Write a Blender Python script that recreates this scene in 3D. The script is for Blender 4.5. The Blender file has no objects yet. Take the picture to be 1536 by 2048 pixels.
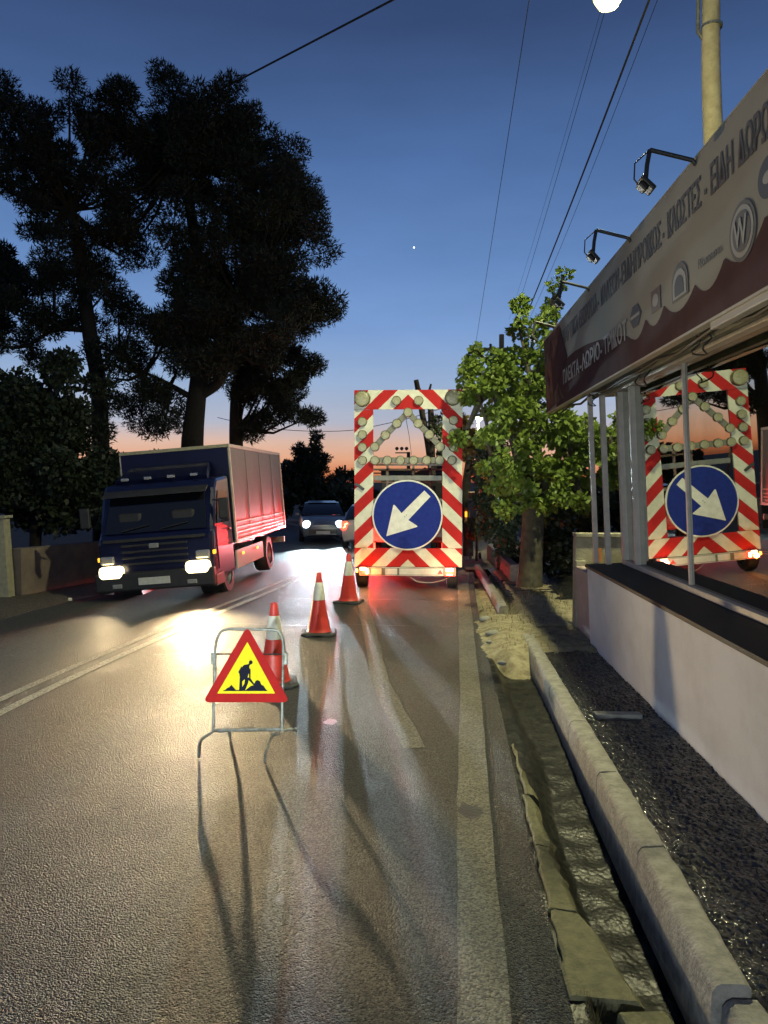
import bpy, bmesh, math, random
import numpy as np
from mathutils import Vector, Matrix
R = math.radians
rng = random.Random(7)
nr = np.random.RandomState(7)
S = bpy.context.scene
COL = S.collection

# ---------------------------------------------------------------- camera
FPX = 1539.0; YAW = R(3.31); PIT = R(2.31); H = 1.9
cd = bpy.data.cameras.new('camera'); cam = bpy.data.objects.new('camera', cd); COL.objects.link(cam)
cd.sensor_fit = 'VERTICAL'; cd.sensor_height = 36; cd.lens = FPX / 2048 * 36
cd.clip_start = 0.05; cd.clip_end = 3000
cam.location = (0, 0, H); cam.rotation_euler = (math.pi / 2 - PIT, 0, YAW)
S.camera = cam
S.render.resolution_x = 768; S.render.resolution_y = 1024

# ---------------------------------------------------------------- sky (dusk)
w = bpy.data.worlds.new('World'); S.world = w; w.use_nodes = True
nt = w.node_tree; nt.nodes.clear(); N = nt.nodes.new; L = nt.links.new
out = N('ShaderNodeOutputWorld'); bg = N('ShaderNodeBackground'); L(bg.outputs[0], out.inputs[0])
tc = N('ShaderNodeTexCoord'); sp = N('ShaderNodeSeparateXYZ'); L(tc.outputs['Generated'], sp.inputs[0])
ramp = N('ShaderNodeValToRGB')
def lin(r, g, b):
    f = lambda c: (c / 255 / 12.92) if c <= 10 else ((c / 255 + .055) / 1.055) ** 2.4
    return (f(r), f(g), f(b), 1)
stops = [(0.0, (150, 84, 58)), (.010, (218, 132, 88)), (.028, (230, 170, 136)), (.050, (220, 184, 166)), (.075, (178, 183, 200)),
         (.125, (150, 174, 208)), (.19, (120, 154, 205)), (.27, (100, 136, 190)), (.38, (76, 108, 160)), (.50, (54, 76, 118)), (1, (24, 36, 68))]
cr = ramp.color_ramp
while len(cr.elements) < len(stops): cr.elements.new(.5)
for e, (p, c) in zip(cr.elements, stops): e.position = p; e.color = lin(*c)
L(sp.outputs['Z'], ramp.inputs[0])
# away from the sunset the same dusk sky is dimmer and bluer
az = N('ShaderNodeMapRange'); az.inputs[1].default_value = -1; az.inputs[2].default_value = .45
L(sp.outputs['Y'], az.inputs[0])
mixc = N('ShaderNodeMix'); mixc.data_type = 'RGBA'
L(az.outputs[0], mixc.inputs['Factor']); mixc.inputs['A'].default_value = lin(52, 66, 104); L(ramp.outputs[0], mixc.inputs['B'])
sky = N('ShaderNodeTexSky'); sky.sky_type = 'NISHITA'; sky.sun_disc = False; sky.sun_elevation = R(-3); sky.sun_rotation = R(0)
sc_ = N('ShaderNodeVectorMath'); sc_.operation = 'SCALE'; sc_.inputs['Scale'].default_value = .02; L(sky.outputs[0], sc_.inputs[0])
hz = N('ShaderNodeTexNoise'); hz.inputs['Scale'].default_value = 2.2; hz.inputs['Detail'].default_value = 6; hz.inputs['Roughness'].default_value = .6
hm = N('ShaderNodeMapping'); hm.inputs['Scale'].default_value = (1, 1, 3.5); hm.inputs['Rotation'].default_value = (0, R(25), 0); L(tc.outputs['Generated'], hm.inputs[0]); L(hm.outputs[0], hz.inputs['Vector'])
hr = N('ShaderNodeMapRange'); hr.inputs[1].default_value = .3; hr.inputs[2].default_value = .7; hr.inputs[3].default_value = .90; hr.inputs[4].default_value = 1.10; L(hz.outputs['Fac'], hr.inputs[0])
hs = N('ShaderNodeVectorMath'); hs.operation = 'SCALE'; L(mixc.outputs['Result'], hs.inputs[0]); L(hr.outputs[0], hs.inputs['Scale'])
ad = N('ShaderNodeVectorMath'); ad.operation = 'ADD'; L(hs.outputs[0], ad.inputs[0]); L(sc_.outputs[0], ad.inputs[1])
L(ad.outputs[0], bg.inputs[0]); bg.inputs[1].default_value = 1.0
S.view_settings.view_transform = 'Standard'; S.view_settings.look = 'None'
S.view_settings.exposure = 0; S.view_settings.gamma = 1
S.render.engine = 'CYCLES'
S.cycles.use_denoising = True
S.cycles.max_bounces = 6; S.cycles.diffuse_bounces = 2; S.cycles.glossy_bounces = 3
S.cycles.sample_clamp_indirect = 4; S.cycles.sample_clamp_direct = 0
# the sun is below the horizon: street and traffic lamps, plus an added unseen car, give the light
PW = dict(street=1700, truck=245, car=430, behind=3400, tail=60, far=260)

# ---------------------------------------------------------------- helpers
def ray(px, py):
    x = (px - 768) / FPX; z = -(py - 1024) / FPX
    y1 = math.cos(PIT) + z * math.sin(PIT); z1 = -math.sin(PIT) + z * math.cos(PIT)
    return Vector((x * math.cos(YAW) - y1 * math.sin(YAW), x * math.sin(YAW) + y1 * math.cos(YAW), z1))
def at(px, py, Y):
    r = ray(px, py); return Vector((0, 0, H)) + r * (Y / r.y)
def smooth(a, b, t):
    t = min(1, max(0, (t - a) / (b - a))); return t * t * (3 - 2 * t)
def zg(y): return -0.32 * smooth(13, 27, y)
def G(px, py, z=0):
    r = ray(px, py); return Vector((0, 0, H)) + r * ((z - H) / r.z)

class MB:
    def __init__(s): s.v = []; s.f = []
    def add(s, vs, fs):
        o = len(s.v); s.v += [tuple(v) for v in vs]; s.f += [tuple(i + o for i in f) for f in fs]; return s
    def box(s, c, d, rz=0, M=None):
        c = Vector(c); hx, hy, hz = d[0] / 2, d[1] / 2, d[2] / 2
        m = Matrix.Rotation(rz, 3, 'Z') if M is None else M
        vs = [c + m @ Vector((sx * hx, sy * hy, sz * hz)) for sz in (-1, 1) for sx, sy in ((-1, -1), (1, -1), (1, 1), (-1, 1))]
        return s.add(vs, [(3, 2, 1, 0), (4, 5, 6, 7), (0, 1, 5, 4), (1, 2, 6, 5), (2, 3, 7, 6), (3, 0, 4, 7)])
    def tube(s, pts, r, n=8, r2=None, cap=True):
        pts = [Vector(p) for p in pts]; k = len(pts); rs = []
        for i in range(k):
            t = i / max(1, k - 1)
            rs.append(r[i] if isinstance(r, (list, tuple)) else (r if r2 is None else r * (1 - t) + r2 * t))
        vs = []; up = None
        for i, p in enumerate(pts):
            d = (pts[min(i + 1, k - 1)] - pts[max(i - 1, 0)]).normalized()
            if up is None: up = Vector((0, 0, 1)) if abs(d.z) < .9 else Vector((1, 0, 0))
            a = d.cross(up).normalized(); b = a.cross(d).normalized(); up = b
            for j in range(n):
                t = 2 * math.pi * j / n; vs.append(p + (a * math.cos(t) + b * math.sin(t)) * rs[i])
        fs = [(i * n + j, i * n + (j + 1) % n, (i + 1) * n + (j + 1) % n, (i + 1) * n + j) for i in range(k - 1) for j in range(n)]
        if cap: fs += [tuple(range(n))[::-1], tuple((k - 1) * n + j for j in range(n))]
        return s.add(vs, fs)
    def lathe(s, c, prof, n=24, axis='Z', cap=True):
        c = Vector(c); vs = []
        for r, z in prof:
            for j in range(n):
                t = 2 * math.pi * j / n; a, b = r * math.cos(t), r * math.sin(t)
                vs.append(c + (Vector((a, b, z)) if axis == 'Z' else Vector((a, z, b)) if axis == 'Y' else Vector((z, a, b))))
        k = len(prof)
        fs = [(i * n + j, i * n + (j + 1) % n, (i + 1) * n + (j + 1) % n, (i + 1) * n + j) for i in range(k - 1) for j in range(n)]
        if cap: fs += [tuple(range(n))[::-1], tuple((k - 1) * n + j for j in range(n))]
        return s.add(vs, fs)
    def prism(s, poly, off):   # poly: 3D points, extruded by off
        off = Vector(off); n = len(poly); vs = [Vector(p) for p in poly] + [Vector(p) + off for p in poly]
        return s.add(vs, [tuple(range(n)), tuple(range(2 * n - 1, n - 1, -1))] + [(i, i + n, (i + 1) % n + n, (i + 1) % n) for i in range(n)])
    def build(s, name, m=None, parent=None, sm=False, bev=0, loc=None):
        me = bpy.data.meshes.new(name); me.from_pydata(s.v, [], s.f)
        bm = bmesh.new(); bm.from_mesh(me); bmesh.ops.recalc_face_normals(bm, faces=bm.faces[:]); bm.to_mesh(me); bm.free()
        if sm:
            me.polygons.foreach_set('use_smooth', [True] * len(me.polygons))
            try: me.set_sharp_from_angle(angle=R(38))
            except Exception: pass
        return link(name, me, m, parent, bev, loc)
def link(name, me, m=None, parent=None, bev=0, loc=None):
    o = bpy.data.objects.new(name, me); COL.objects.link(o)
    if m and not me.materials: me.materials.append(m)
    if parent: o.parent = parent
    if loc: o.location = loc
    if bev:
        b = o.modifiers.new('bevel', 'BEVEL'); b.width = bev; b.segments = 2; b.limit_method = 'ANGLE'
    return o
def tag(o, label=None, cat=None, group=None, kind=None):
    if label: o['label'] = label
    if cat: o['category'] = cat
    if group: o['group'] = group
    if kind: o['kind'] = kind
    return o
def empty(name, loc=(0, 0, 0), rot=(0, 0, 0), label=None, cat=None, group=None):
    o = bpy.data.objects.new(name, None); COL.objects.link(o); o.location = loc; o.rotation_euler = rot
    o.empty_display_size = .2
    return tag(o, label, cat, group)
def copy_tree(o, parent=None):
    c = o.copy(); COL.objects.link(c); c.parent = parent
    for ch in list(o.children): copy_tree(ch, c)
    return c
def lamp(kind, name, loc, power, color, parent=None, aim=None, size=.05, angle=60, blend=.6, shape=None):
    d = bpy.data.lights.new(name, kind); d.energy = power; d.color = color
    if kind in ('POINT', 'SPOT'): d.shadow_soft_size = size
    if kind == 'SPOT': d.spot_size = R(angle); d.spot_blend = blend
    o = bpy.data.objects.new(name, d); COL.objects.link(o); o.location = loc
    if aim is not None: o.rotation_euler = (Vector(aim) - Vector(loc)).to_track_quat('-Z', 'Y').to_euler()
    if parent: o.parent = parent
    return o

# ---------------------------------------------------------------- materials
def mat(name, c1, c2=None, rough=.6, scale=8, bump=0, bscale=60, metal=0, spec=.5, detail=6, emit=None, es=0, ramp=(.35, .65), rvar=0, coat=0, trans=0):
    m = bpy.data.materials.new(name); m.use_nodes = True; t = m.node_tree; p = t.nodes['Principled BSDF']
    p.inputs['Base Color'].default_value = (*c1, 1); p.inputs['Roughness'].default_value = rough
    p.inputs['Metallic'].default_value = metal; p.inputs['Specular IOR Level'].default_value = spec
    if coat: p.inputs['Coat Weight'].default_value = coat; p.inputs['Coat Roughness'].default_value = .08
    tcn = t.nodes.new('ShaderNodeTexCoord')
    if c2 is not None:
        n = t.nodes.new('ShaderNodeTexNoise'); n.inputs['Scale'].default_value = scale; n.inputs['Detail'].default_value = detail
        n.inputs['Roughness'].default_value = .65
        r = t.nodes.new('ShaderNodeValToRGB'); r.color_ramp.elements[0].position = ramp[0]; r.color_ramp.elements[1].position = ramp[1]
        r.color_ramp.elements[0].color = (*c1, 1); r.color_ramp.elements[1].color = (*c2, 1)
        t.links.new(tcn.outputs['Object'], n.inputs['Vector']); t.links.new(n.outputs['Fac'], r.inputs[0]); t.links.new(r.outputs[0], p.inputs['Base Color'])
        if rvar:
            mr = t.nodes.new('ShaderNodeMapRange'); mr.inputs[3].default_value = rough - rvar; mr.inputs[4].default_value = rough + rvar
            mr.inputs[1].default_value = .3; mr.inputs[2].default_value = .7
            t.links.new(n.outputs['Fac'], mr.inputs[0]); t.links.new(mr.outputs[0], p.inputs['Roughness'])
    if bump:
        n2 = t.nodes.new('ShaderNodeTexNoise'); n2.inputs['Scale'].default_value = bscale; n2.inputs['Detail'].default_value = 4
        b = t.nodes.new('ShaderNodeBump'); b.inputs['Strength'].default_value = bump; b.inputs['Distance'].default_value = .01
        t.links.new(tcn.outputs['Object'], n2.inputs['Vector']); t.links.new(n2.outputs['Fac'], b.inputs['Height']); t.links.new(b.outputs[0], p.inputs['Normal'])
    if emit:
        p.inputs['Emission Color'].default_value = (*emit, 1); p.inputs['Emission Strength'].default_value = es
    return m
def asphalt(name, c1, c2, rough, bump, scale=75, dist=.006):
    m = bpy.data.materials.new(name); m.use_nodes = True; t = m.node_tree; p = t.nodes['Principled BSDF']
    Nn = t.nodes.new; Lk = t.links.new
    tcn = Nn('ShaderNodeTexCoord')
    v = Nn('ShaderNodeTexVoronoi'); v.inputs['Scale'].default_value = scale; Lk(tcn.outputs['Object'], v.inputs['Vector'])
    n = Nn('ShaderNodeTexNoise'); n.inputs['Scale'].default_value = scale * .55; n.inputs['Detail'].default_value = 5; Lk(tcn.outputs['Object'], n.inputs['Vector'])
    n3 = Nn('ShaderNodeTexNoise'); n3.inputs['Scale'].default_value = .9; n3.inputs['Detail'].default_value = 8; n3.inputs['Roughness'].default_value = .7; Lk(tcn.outputs['Object'], n3.inputs['Vector'])
    r = Nn('ShaderNodeValToRGB'); r.color_ramp.elements[0].color = (*c1, 1); r.color_ramp.elements[1].color = (*c2, 1)
    r.color_ramp.elements[0].position = .3; r.color_ramp.elements[1].position = .7; Lk(n3.outputs['Fac'], r.inputs[0])
    g = Nn('ShaderNodeMix'); g.data_type = 'RGBA'; g.blend_type = 'MULTIPLY'; g.inputs['Factor'].default_value = .7
    rg = Nn('ShaderNodeValToRGB'); rg.color_ramp.elements[0].color = (.30, .30, .30, 1); rg.color_ramp.elements[1].color = (2.6, 2.6, 2.4, 1)
    rg.color_ramp.elements[0].position = .3; rg.color_ramp.elements[1].position = .8
    sx = Nn('ShaderNodeSeparateXYZ'); Lk(v.outputs['Color'], sx.inputs[0]); av = Nn('ShaderNodeMath'); av.operation = 'MULTIPLY_ADD'; av.inputs[1].default_value = .55; Lk(sx.outputs['X'], av.inputs[0])
    hf = Nn('ShaderNodeMath'); hf.operation = 'MULTIPLY'; hf.inputs[1].default_value = .5; Lk(n.outputs['Fac'], hf.inputs[0]); Lk(hf.outputs[0], av.inputs[2])
    Lk(av.outputs[0], rg.inputs[0]); Lk(r.outputs[0], g.inputs['A']); Lk(rg.outputs[0], g.inputs['B']); Lk(g.outputs['Result'], p.inputs['Base Color'])
    mr = Nn('ShaderNodeMapRange'); mr.inputs[1].default_value = .3; mr.inputs[2].default_value = .7; mr.inputs[3].default_value = rough - .1; mr.inputs[4].default_value = rough + .1
    Lk(n3.outputs['Fac'], mr.inputs[0]); Lk(mr.outputs[0], p.inputs['Roughness'])
    ma = Nn('ShaderNodeMath'); ma.operation = 'SUBTRACT'; Lk(n.outputs['Fac'], ma.inputs[0]); Lk(v.outputs['Distance'], ma.inputs[1])
    b = Nn('ShaderNodeBump'); b.inputs['Strength'].default_value = bump; b.inputs['Distance'].default_value = dist; Lk(ma.outputs[0], b.inputs['Height']); Lk(b.outputs[0], p.inputs['Normal'])
    return m
def emis(name, c, s):
    m = bpy.data.materials.new(name); m.use_nodes = True; t = m.node_tree; p = t.nodes['Principled BSDF']
    p.inputs['Base Color'].default_value = (*c, 1); p.inputs['Emission Color'].default_value = (*c, 1); p.inputs['Emission Strength'].default_value = s
    return m
M = {}
M['asphalt'] = asphalt('asphalt', (.032, .036, .037), (.066, .069, .067), .56, 1.0, 118, .015)
M['wet'] = asphalt('wet_asphalt', (.010, .011, .011), (.022, .023, .021), .16, .9, 32, .022)
M['wet'].node_tree.nodes['Principled BSDF'].inputs['Specular IOR Level'].default_value = .9
M['asphalt'].node_tree.nodes['Principled BSDF'].inputs['Specular IOR Level'].default_value = .36
M['gutterwet'] = asphalt('wet_gutter', (.012, .013, .012), (.020, .020, .016), .42, .35, 40, .008)
M['gutterwet'].node_tree.nodes['Principled BSDF'].inputs['Specular IOR Level'].default_value = .22
M['paint'] = asphalt('worn_road_paint', (.115, .112, .09), (.068, .066, .055), .6, .9, 105, .007)
M['paint2'] = asphalt('white_road_paint', (.34, .34, .31), (.20, .20, .18), .6, .9, 105, .006)
M['oldpaint'] = asphalt('faded_road_paint', (.075, .074, .066), (.105, .10, .09), .6, .9, 105, .007)
M['patch'] = mat('oil_stain', (.012, .012, .016), (.03, .03, .03), .35, 30, .5, 90)
M['kerb'] = mat('kerb_concrete', (.30, .29, .25), (.17, .165, .145), .75, 14, .8, 45)
M['gutterc'] = mat('mossy_concrete', (.17, .16, .08), (.09, .09, .045), .7, 18, .9, 60)
M['dirt'] = mat('dry_dirt', (.34, .31, .20), (.17, .14, .08), .9, 9, 1, 35)
M['slab'] = mat('pale_slab', (.32, .33, .29), (.2, .2, .18), .7, 12, .5, 50)
M['earth'] = mat('dark_earth', (.035, .033, .024), (.02, .02, .015), .95, 2, .8, 10)
M['shoulder'] = asphalt('dusty_shoulder', (.06, .055, .045), (.085, .075, .06), .6, .9, 50)
M['plaster'] = mat('white_plaster', (.74, .74, .70), (.56, .55, .50), .8, 1.6, .35, 90, ramp=(.42, .8), detail=9)
M['pink'] = mat('pink_plaster', (.42, .33, .29), (.36, .28, .25), .8, 4, .3, 80)
M['lwall'] = mat('old_wall_plaster', (.20, .16, .13), (.12, .095, .08), .9, 2.2, .5, 40)
M['ledge'] = mat('black_ledge', (.018, .017, .015), (.03, .028, .026), .55, 30, .5, 110, spec=.3)
M['alu'] = mat('aluminium', (.56, .51, .43), (.44, .40, .34), .45, 9, .1, 40, metal=.1)
M['soffit'] = mat('soffit_sheet', (.16, .16, .11), (.10, .10, .07), .6, 5, .2, 30)
M['beige'] = mat('beige_block', (.36, .34, .24), (.26, .25, .17), .85, 12, .7, 50)
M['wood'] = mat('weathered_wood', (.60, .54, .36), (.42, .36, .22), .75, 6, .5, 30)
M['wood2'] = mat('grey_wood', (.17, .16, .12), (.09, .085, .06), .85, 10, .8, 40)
M['bark'] = mat('bark', (.022, .018, .013), (.012, .010, .007), .9, 12, 1, 22)
M['bark2'] = mat('pale_bark', (.10, .092, .06), (.045, .04, .027), .9, 7, 1, 20)
M['metal'] = mat('dark_metal', (.04, .042, .036), (.025, .025, .022), .5, 20, .2, 60, metal=.3)
M['galv'] = mat('galvanised', (.30, .34, .33), (.16, .15, .12), .45, 18, .3, 60, metal=.5)
M['rubber'] = mat('black_rubber', (.016, .018, .017), (.026, .028, .026), .65, 14, .3, 60)
M['cone'] = mat('cone_red', (.62, .045, .03), (.5, .04, .028), .45, 9, .15, 40)
M['white'] = mat('reflective_white', (.70, .70, .62), (.58, .58, .50), .75, 11)
M['yellow'] = mat('sign_yellow', (.80, .72, .02), (.72, .63, .02), .75, 40)
M['red'] = mat('sign_red', (.42, .018, .016), (.34, .015, .015), .75, 9)
M['blue'] = mat('sign_blue', (.010, .022, .17), (.016, .032, .21), .75, 14)
M['black'] = mat('print_black', (.012, .014, .028), None, .8, spec=.1)
M['lens'] = mat('lamp_lens', (.30, .285, .15), (.20, .19, .10), .35, 30, .3, 120)
M['olive'] = mat('lamp_housing', (.16, .155, .10), (.10, .10, .07), .5, 22)
M['tblue'] = mat('truck_blue', (.003, .005, .026), (.005, .007, .036), .3, 3, coat=.5)
M['tbox'] = mat('truck_box_panel', (.13, .125, .12), (.10, .095, .10), .5, 2.5, .15, 12)
M['glassd'] = mat('dark_vehicle_glass', (.008, .009, .011), None, .06, spec=.8)
M['carw'] = mat('white_car_paint', (.62, .58, .54), None, .25, coat=.6)
M['cars'] = mat('silver_car_paint', (.22, .24, .27), None, .3, metal=.5, coat=.5)
M['plast'] = mat('black_plastic', (.02, .02, .022), (.03, .03, .03), .5, 10)
M['plate'] = mat('number_plate', (.6, .6, .55), (.5, .5, .46), .5, 20)
M['rim'] = mat('steel_rim', (.25, .25, .25), None, .4, metal=.7)
M['orange'] = mat('works_orange', (.62, .22, .03), (.5, .17, .03), .5, 8)
M['steelg'] = mat('painted_steel', (.15, .155, .12), (.10, .10, .085), .5, 8)
M['house'] = mat('house_wall', (.10, .09, .08), (.07, .06, .055), .9, 2)
M['roof'] = mat('roof_tile', (.10, .05, .035), (.06, .03, .025), .9, 6)
M['needle'] = mat('pine_needles', (.016, .024, .011), (.009, .015, .007), .7, 1.3)
M['leafd'] = mat('dark_leaves', (.030, .045, .018), (.018, .028, .012), .6, 2)
def leafmat(name, a, b, e=.25):
    m = mat(name, a, b, .5, 2.5); t = m.node_tree; p = t.nodes['Principled BSDF']
    tr = t.nodes.new('ShaderNodeBsdfTranslucent'); mx = t.nodes.new('ShaderNodeMixShader'); mx.inputs[0].default_value = e
    o = t.nodes['Material Output']
    for l in list(p.inputs['Base Color'].links): t.links.new(l.from_socket, tr.inputs[0])
    t.links.new(p.outputs[0], mx.inputs[1]); t.links.new(tr.outputs[0], mx.inputs[2]); t.links.new(mx.outputs[0], o.inputs[0])
    return m
M['leaf'] = leafmat('mulberry_leaf', (.19, .27, .04), (.10, .16, .03), .38)
M['leafy'] = leafmat('dry_leaf', (.30, .22, .07), (.20, .15, .05), .3)
M['w_head'] = emis('headlight_warm', (1, .80, .42), 5)
M['c_head'] = emis('headlight_cool', (.75, .92, 1), 7)
M['l_street'] = emis('street_lamp_lens', (1, .95, .34), 1.9)
M['l_far'] = emis('far_lamp', (1, 1, .75), 20)
M['l_red'] = emis('tail_lamp_red', (1, .045, .02), 6)
M['l_redhot'] = emis('tail_lamp_hot', (1, .28, .12), 10)
M['l_or'] = emis('lamp_orange', (1, .36, .08), 7)
M['l_orhot'] = emis('lamp_orange_hot', (1, .75, .45), 14)
M['l_amber'] = emis('marker_amber', (1, .45, .03), 1.8)
M['reflector'] = mat('headlamp_reflector', (.7, .7, .66), None, .15, metal=.7)
M['star'] = emis('star', (1, 1, 1), 6)

for k_ in ('white', 'yellow', 'red', 'blue'): M[k_].node_tree.nodes['Principled BSDF'].inputs['Specular IOR Level'].default_value = .12
def stripe_mat(name, phase, period, k):
    m = bpy.data.materials.new(name); m.use_nodes = True; t = m.node_tree; p = t.nodes['Principled BSDF']; Nn = t.nodes.new; Lk = t.links.new
    tcn = Nn('ShaderNodeTexCoord'); s = Nn('ShaderNodeSeparateXYZ'); Lk(tcn.outputs['Object'], s.inputs[0])
    def mth(op, a, b=None, c=None):
        n = Nn('ShaderNodeMath'); n.operation = op
        for i, q in enumerate((a, b, c)):
            if q is None: continue
            if isinstance(q, (int, float)): n.inputs[i].default_value = q
            else: Lk(q, n.inputs[i])
        return n.outputs[0]
    v = mth('ADD', mth('MULTIPLY', mth('ABSOLUTE', s.outputs['X']), k), s.outputs['Z'])
    fr = mth('FRACT', mth('DIVIDE', mth('SUBTRACT', phase + 100 * period, v), period))
    st = mth('GREATER_THAN', fr, .5)
    n = Nn('ShaderNodeTexNoise'); n.inputs['Scale'].default_value = 6; n.inputs['Detail'].default_value = 8; Lk(tcn.outputs['Object'], n.inputs['Vector'])
    n.inputs['Roughness'].default_value = .7
    a = Nn('ShaderNodeMix'); a.data_type = 'RGBA'; a.inputs['A'].default_value = (.42, .02, .02, 1); a.inputs['B'].default_value = (.60, .60, .48, 1); Lk(st, a.inputs['Factor'])
    d = Nn('ShaderNodeMix'); d.data_type = 'RGBA'; d.blend_type = 'MULTIPLY'; d.inputs['Factor'].default_value = .5
    r = Nn('ShaderNodeValToRGB'); r.color_ramp.elements[0].position = .3; r.color_ramp.elements[1].position = .6; r.color_ramp.elements[0].color = (.55, .55, .5, 1); Lk(n.outputs['Fac'], r.inputs[0])
    Lk(a.outputs['Result'], d.inputs['A']); Lk(r.outputs[0], d.inputs['B']); Lk(d.outputs['Result'], p.inputs['Base Color']); p.inputs['Roughness'].default_value = .75; p.inputs['Specular IOR Level'].default_value = .12
    return m

# ---------------------------------------------------------------- ground, road
def poly_at(pts, y):
    if y <= pts[0][1]: return pts[0][0]
    for (x0, y0), (x1, y1) in zip(pts, pts[1:]):
        if y <= y1:
            t = (y - y0) / (y1 - y0); return x0 + (x1 - x0) * t
    return pts[-1][0]
def catmull(pts, n=6):
    P = [Vector(p) for p in pts]; P = [P[0] * 2 - P[1]] + P + [P[-1] * 2 - P[-2]]; o = []
    for i in range(1, len(P) - 2):
        for j in range(n):
            t = j / n; a, b, c, d = P[i - 1], P[i], P[i + 1], P[i + 2]
            o.append(.5 * ((2 * b) + (c - a) * t + (2 * a - 5 * b + 4 * c - d) * t * t + (3 * b - a - 3 * c + d) * t ** 3))
    o.append(P[-2]); return o
CEN = catmull([(-3.8, -25), (-3.72, 0), (-3.61, 6.2), (-3.2, 10.3), (-2.76, 13.6), (-2.28, 19), (-2.35, 23), (-3.3, 29), (-5.6, 36), (-9.5, 44), (-16, 53), (-26, 62)])
LEF = catmull([(-6.9, -25), (-6.8, 0), (-6.5, 6.2), (-6.2, 10.6), (-5.85, 13.6), (-5.4, 19), (-5.5, 24), (-6.6, 31), (-8.9, 38.5), (-12.4, 46), (-18.4, 55.5), (-27, 65)])
RIG = catmull([(.50, -25), (.50, 0), (.60, 6.2), (.68, 9.5), (.82, 13.6), (1.05, 18), (1.15, 22.5), (.3, 27.5), (-2, 34), (-6.2, 42), (-13.2, 50.3), (-24, 58.5)])
def croad(y): return poly_at([(p.x, p.y) for p in CEN], y)
g = MB(); xs = [-900, -300, -80, -30, -12, -7.2, -3, .3, 2.4, 8, 30, 100, 400, 900]; ys = [-300, -60, -20, 0, 5, 10, 13, 16, 19, 22, 25, 28, 36, 60, 120, 400, 1200]
g.add([(x, y, zg(y) - .3) for y in ys for x in xs], [(j * len(xs) + i, j * len(xs) + i + 1, (j + 1) * len(xs) + i + 1, (j + 1) * len(xs) + i) for j in range(len(ys) - 1) for i in range(len(xs) - 1)])
tag(g.build('ground', M['earth'], sm=True), kind='structure')
r_ = MB(); n = len(CEN)
for i in range(n):
    l, c, q = LEF[i], CEN[i], RIG[i]
    r_.v += [(l.x, l.y, zg(l.y) - .10), (c.x, c.y, zg(c.y)), (q.x, q.y, zg(q.y))]
r_.f = [(i * 3 + a, i * 3 + a + 1, i * 3 + a + 4, i * 3 + a + 3) for i in range(n - 1) for a in (0, 1)]
tag(r_.build('road', M['asphalt'], sm=True), kind='structure')
def strip(name, m, pts, wd, dz, wig=0.0, i0=0):
    s = MB()
    for i, p in enumerate(pts):
        a = pts[max(0, i - 1)]; b = pts[min(len(pts) - 1, i + 1)]; d = (b - a).normalized(); nn = Vector((-d.y, d.x))
        w1 = wd / 2 * (1 + wig * rng.uniform(-1, 1)); w2 = wd / 2 * (1 + wig * rng.uniform(-1, 1))
        for q in (p + nn * w1, p - nn * w2):
            z = zg(q.y); off = croad(q.y) - q.x
            s.v.append((q.x, q.y, z + dz - (max(0, off) * .033)))
    s.f = [(2 * i, 2 * i + 1, 2 * i + 3, 2 * i + 2) for i in range(len(pts) - 1)]
    return tag(s.build(name, m), kind='structure')
strip('centre_line', M['paint2'], [p + Vector((-.12, 0)) for p in CEN], .10, .005, .05)
strip('centre_line', M['paint2'], [p + Vector((.12, 0)) for p in CEN], .10, .005, .05)
def dense(pts, st=.4):
    o = []
    for a, b in zip(pts, pts[1:]):
        k = max(1, int((b - a).length / st)); o += [a + (b - a) * (i / k) for i in range(k)]
    return o + [pts[-1]]
EL = dense([Vector((.20, -8)), Vector((.20, 2.6)), Vector((.265, 4.5)), Vector((.37, 6.6)), Vector((.62, 13.7)), Vector((.86, 18)), Vector((.95, 22.3)), Vector((.1, 27.3)), Vector((-2.2, 33.8))], .3)
strip('edge_line', M['paint'], EL, .19, .004, .06)
strip('old_lane_line', M['oldpaint'], dense([Vector((-.10, 5.4)), Vector((-.45, 7.2)), Vector((-1.0, 11.8)), Vector((-1.15, 14))], .3), .17, .004, .1)
# tar seams across the lane
def crack(pts, wd=.02):
    return strip('tar_seam', M['patch'], dense([Vector(p) for p in pts], .12), wd, .004, .5)
crack([(-2.6, 10.05), (-1.7, 9.95), (-1.0, 10.05), (.3, 10.0)], .025)
crack([(-2.3, 12.3), (-1.2, 12.2), (.5, 12.35)], .03)
crack([(-3.0, 8.2), (-2.2, 8.3), (-1.5, 8.15)], .018)
for (px, py, rr) in ((943, 1625, .07), (660, 1445, .05), (560, 1800, .03)):
    c = G(px, py); s = MB(); k = 14
    s.v = [(c.x + math.cos(2 * math.pi * i / k) * rr * rng.uniform(.7, 1.2), c.y + math.sin(2 * math.pi * i / k) * rr * 1.6 * rng.uniform(.7, 1.2), .0045) for i in range(k)]; s.f = [tuple(range(k))]
    tag(s.build('road_stain', M['patch']), kind='structure')

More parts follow.
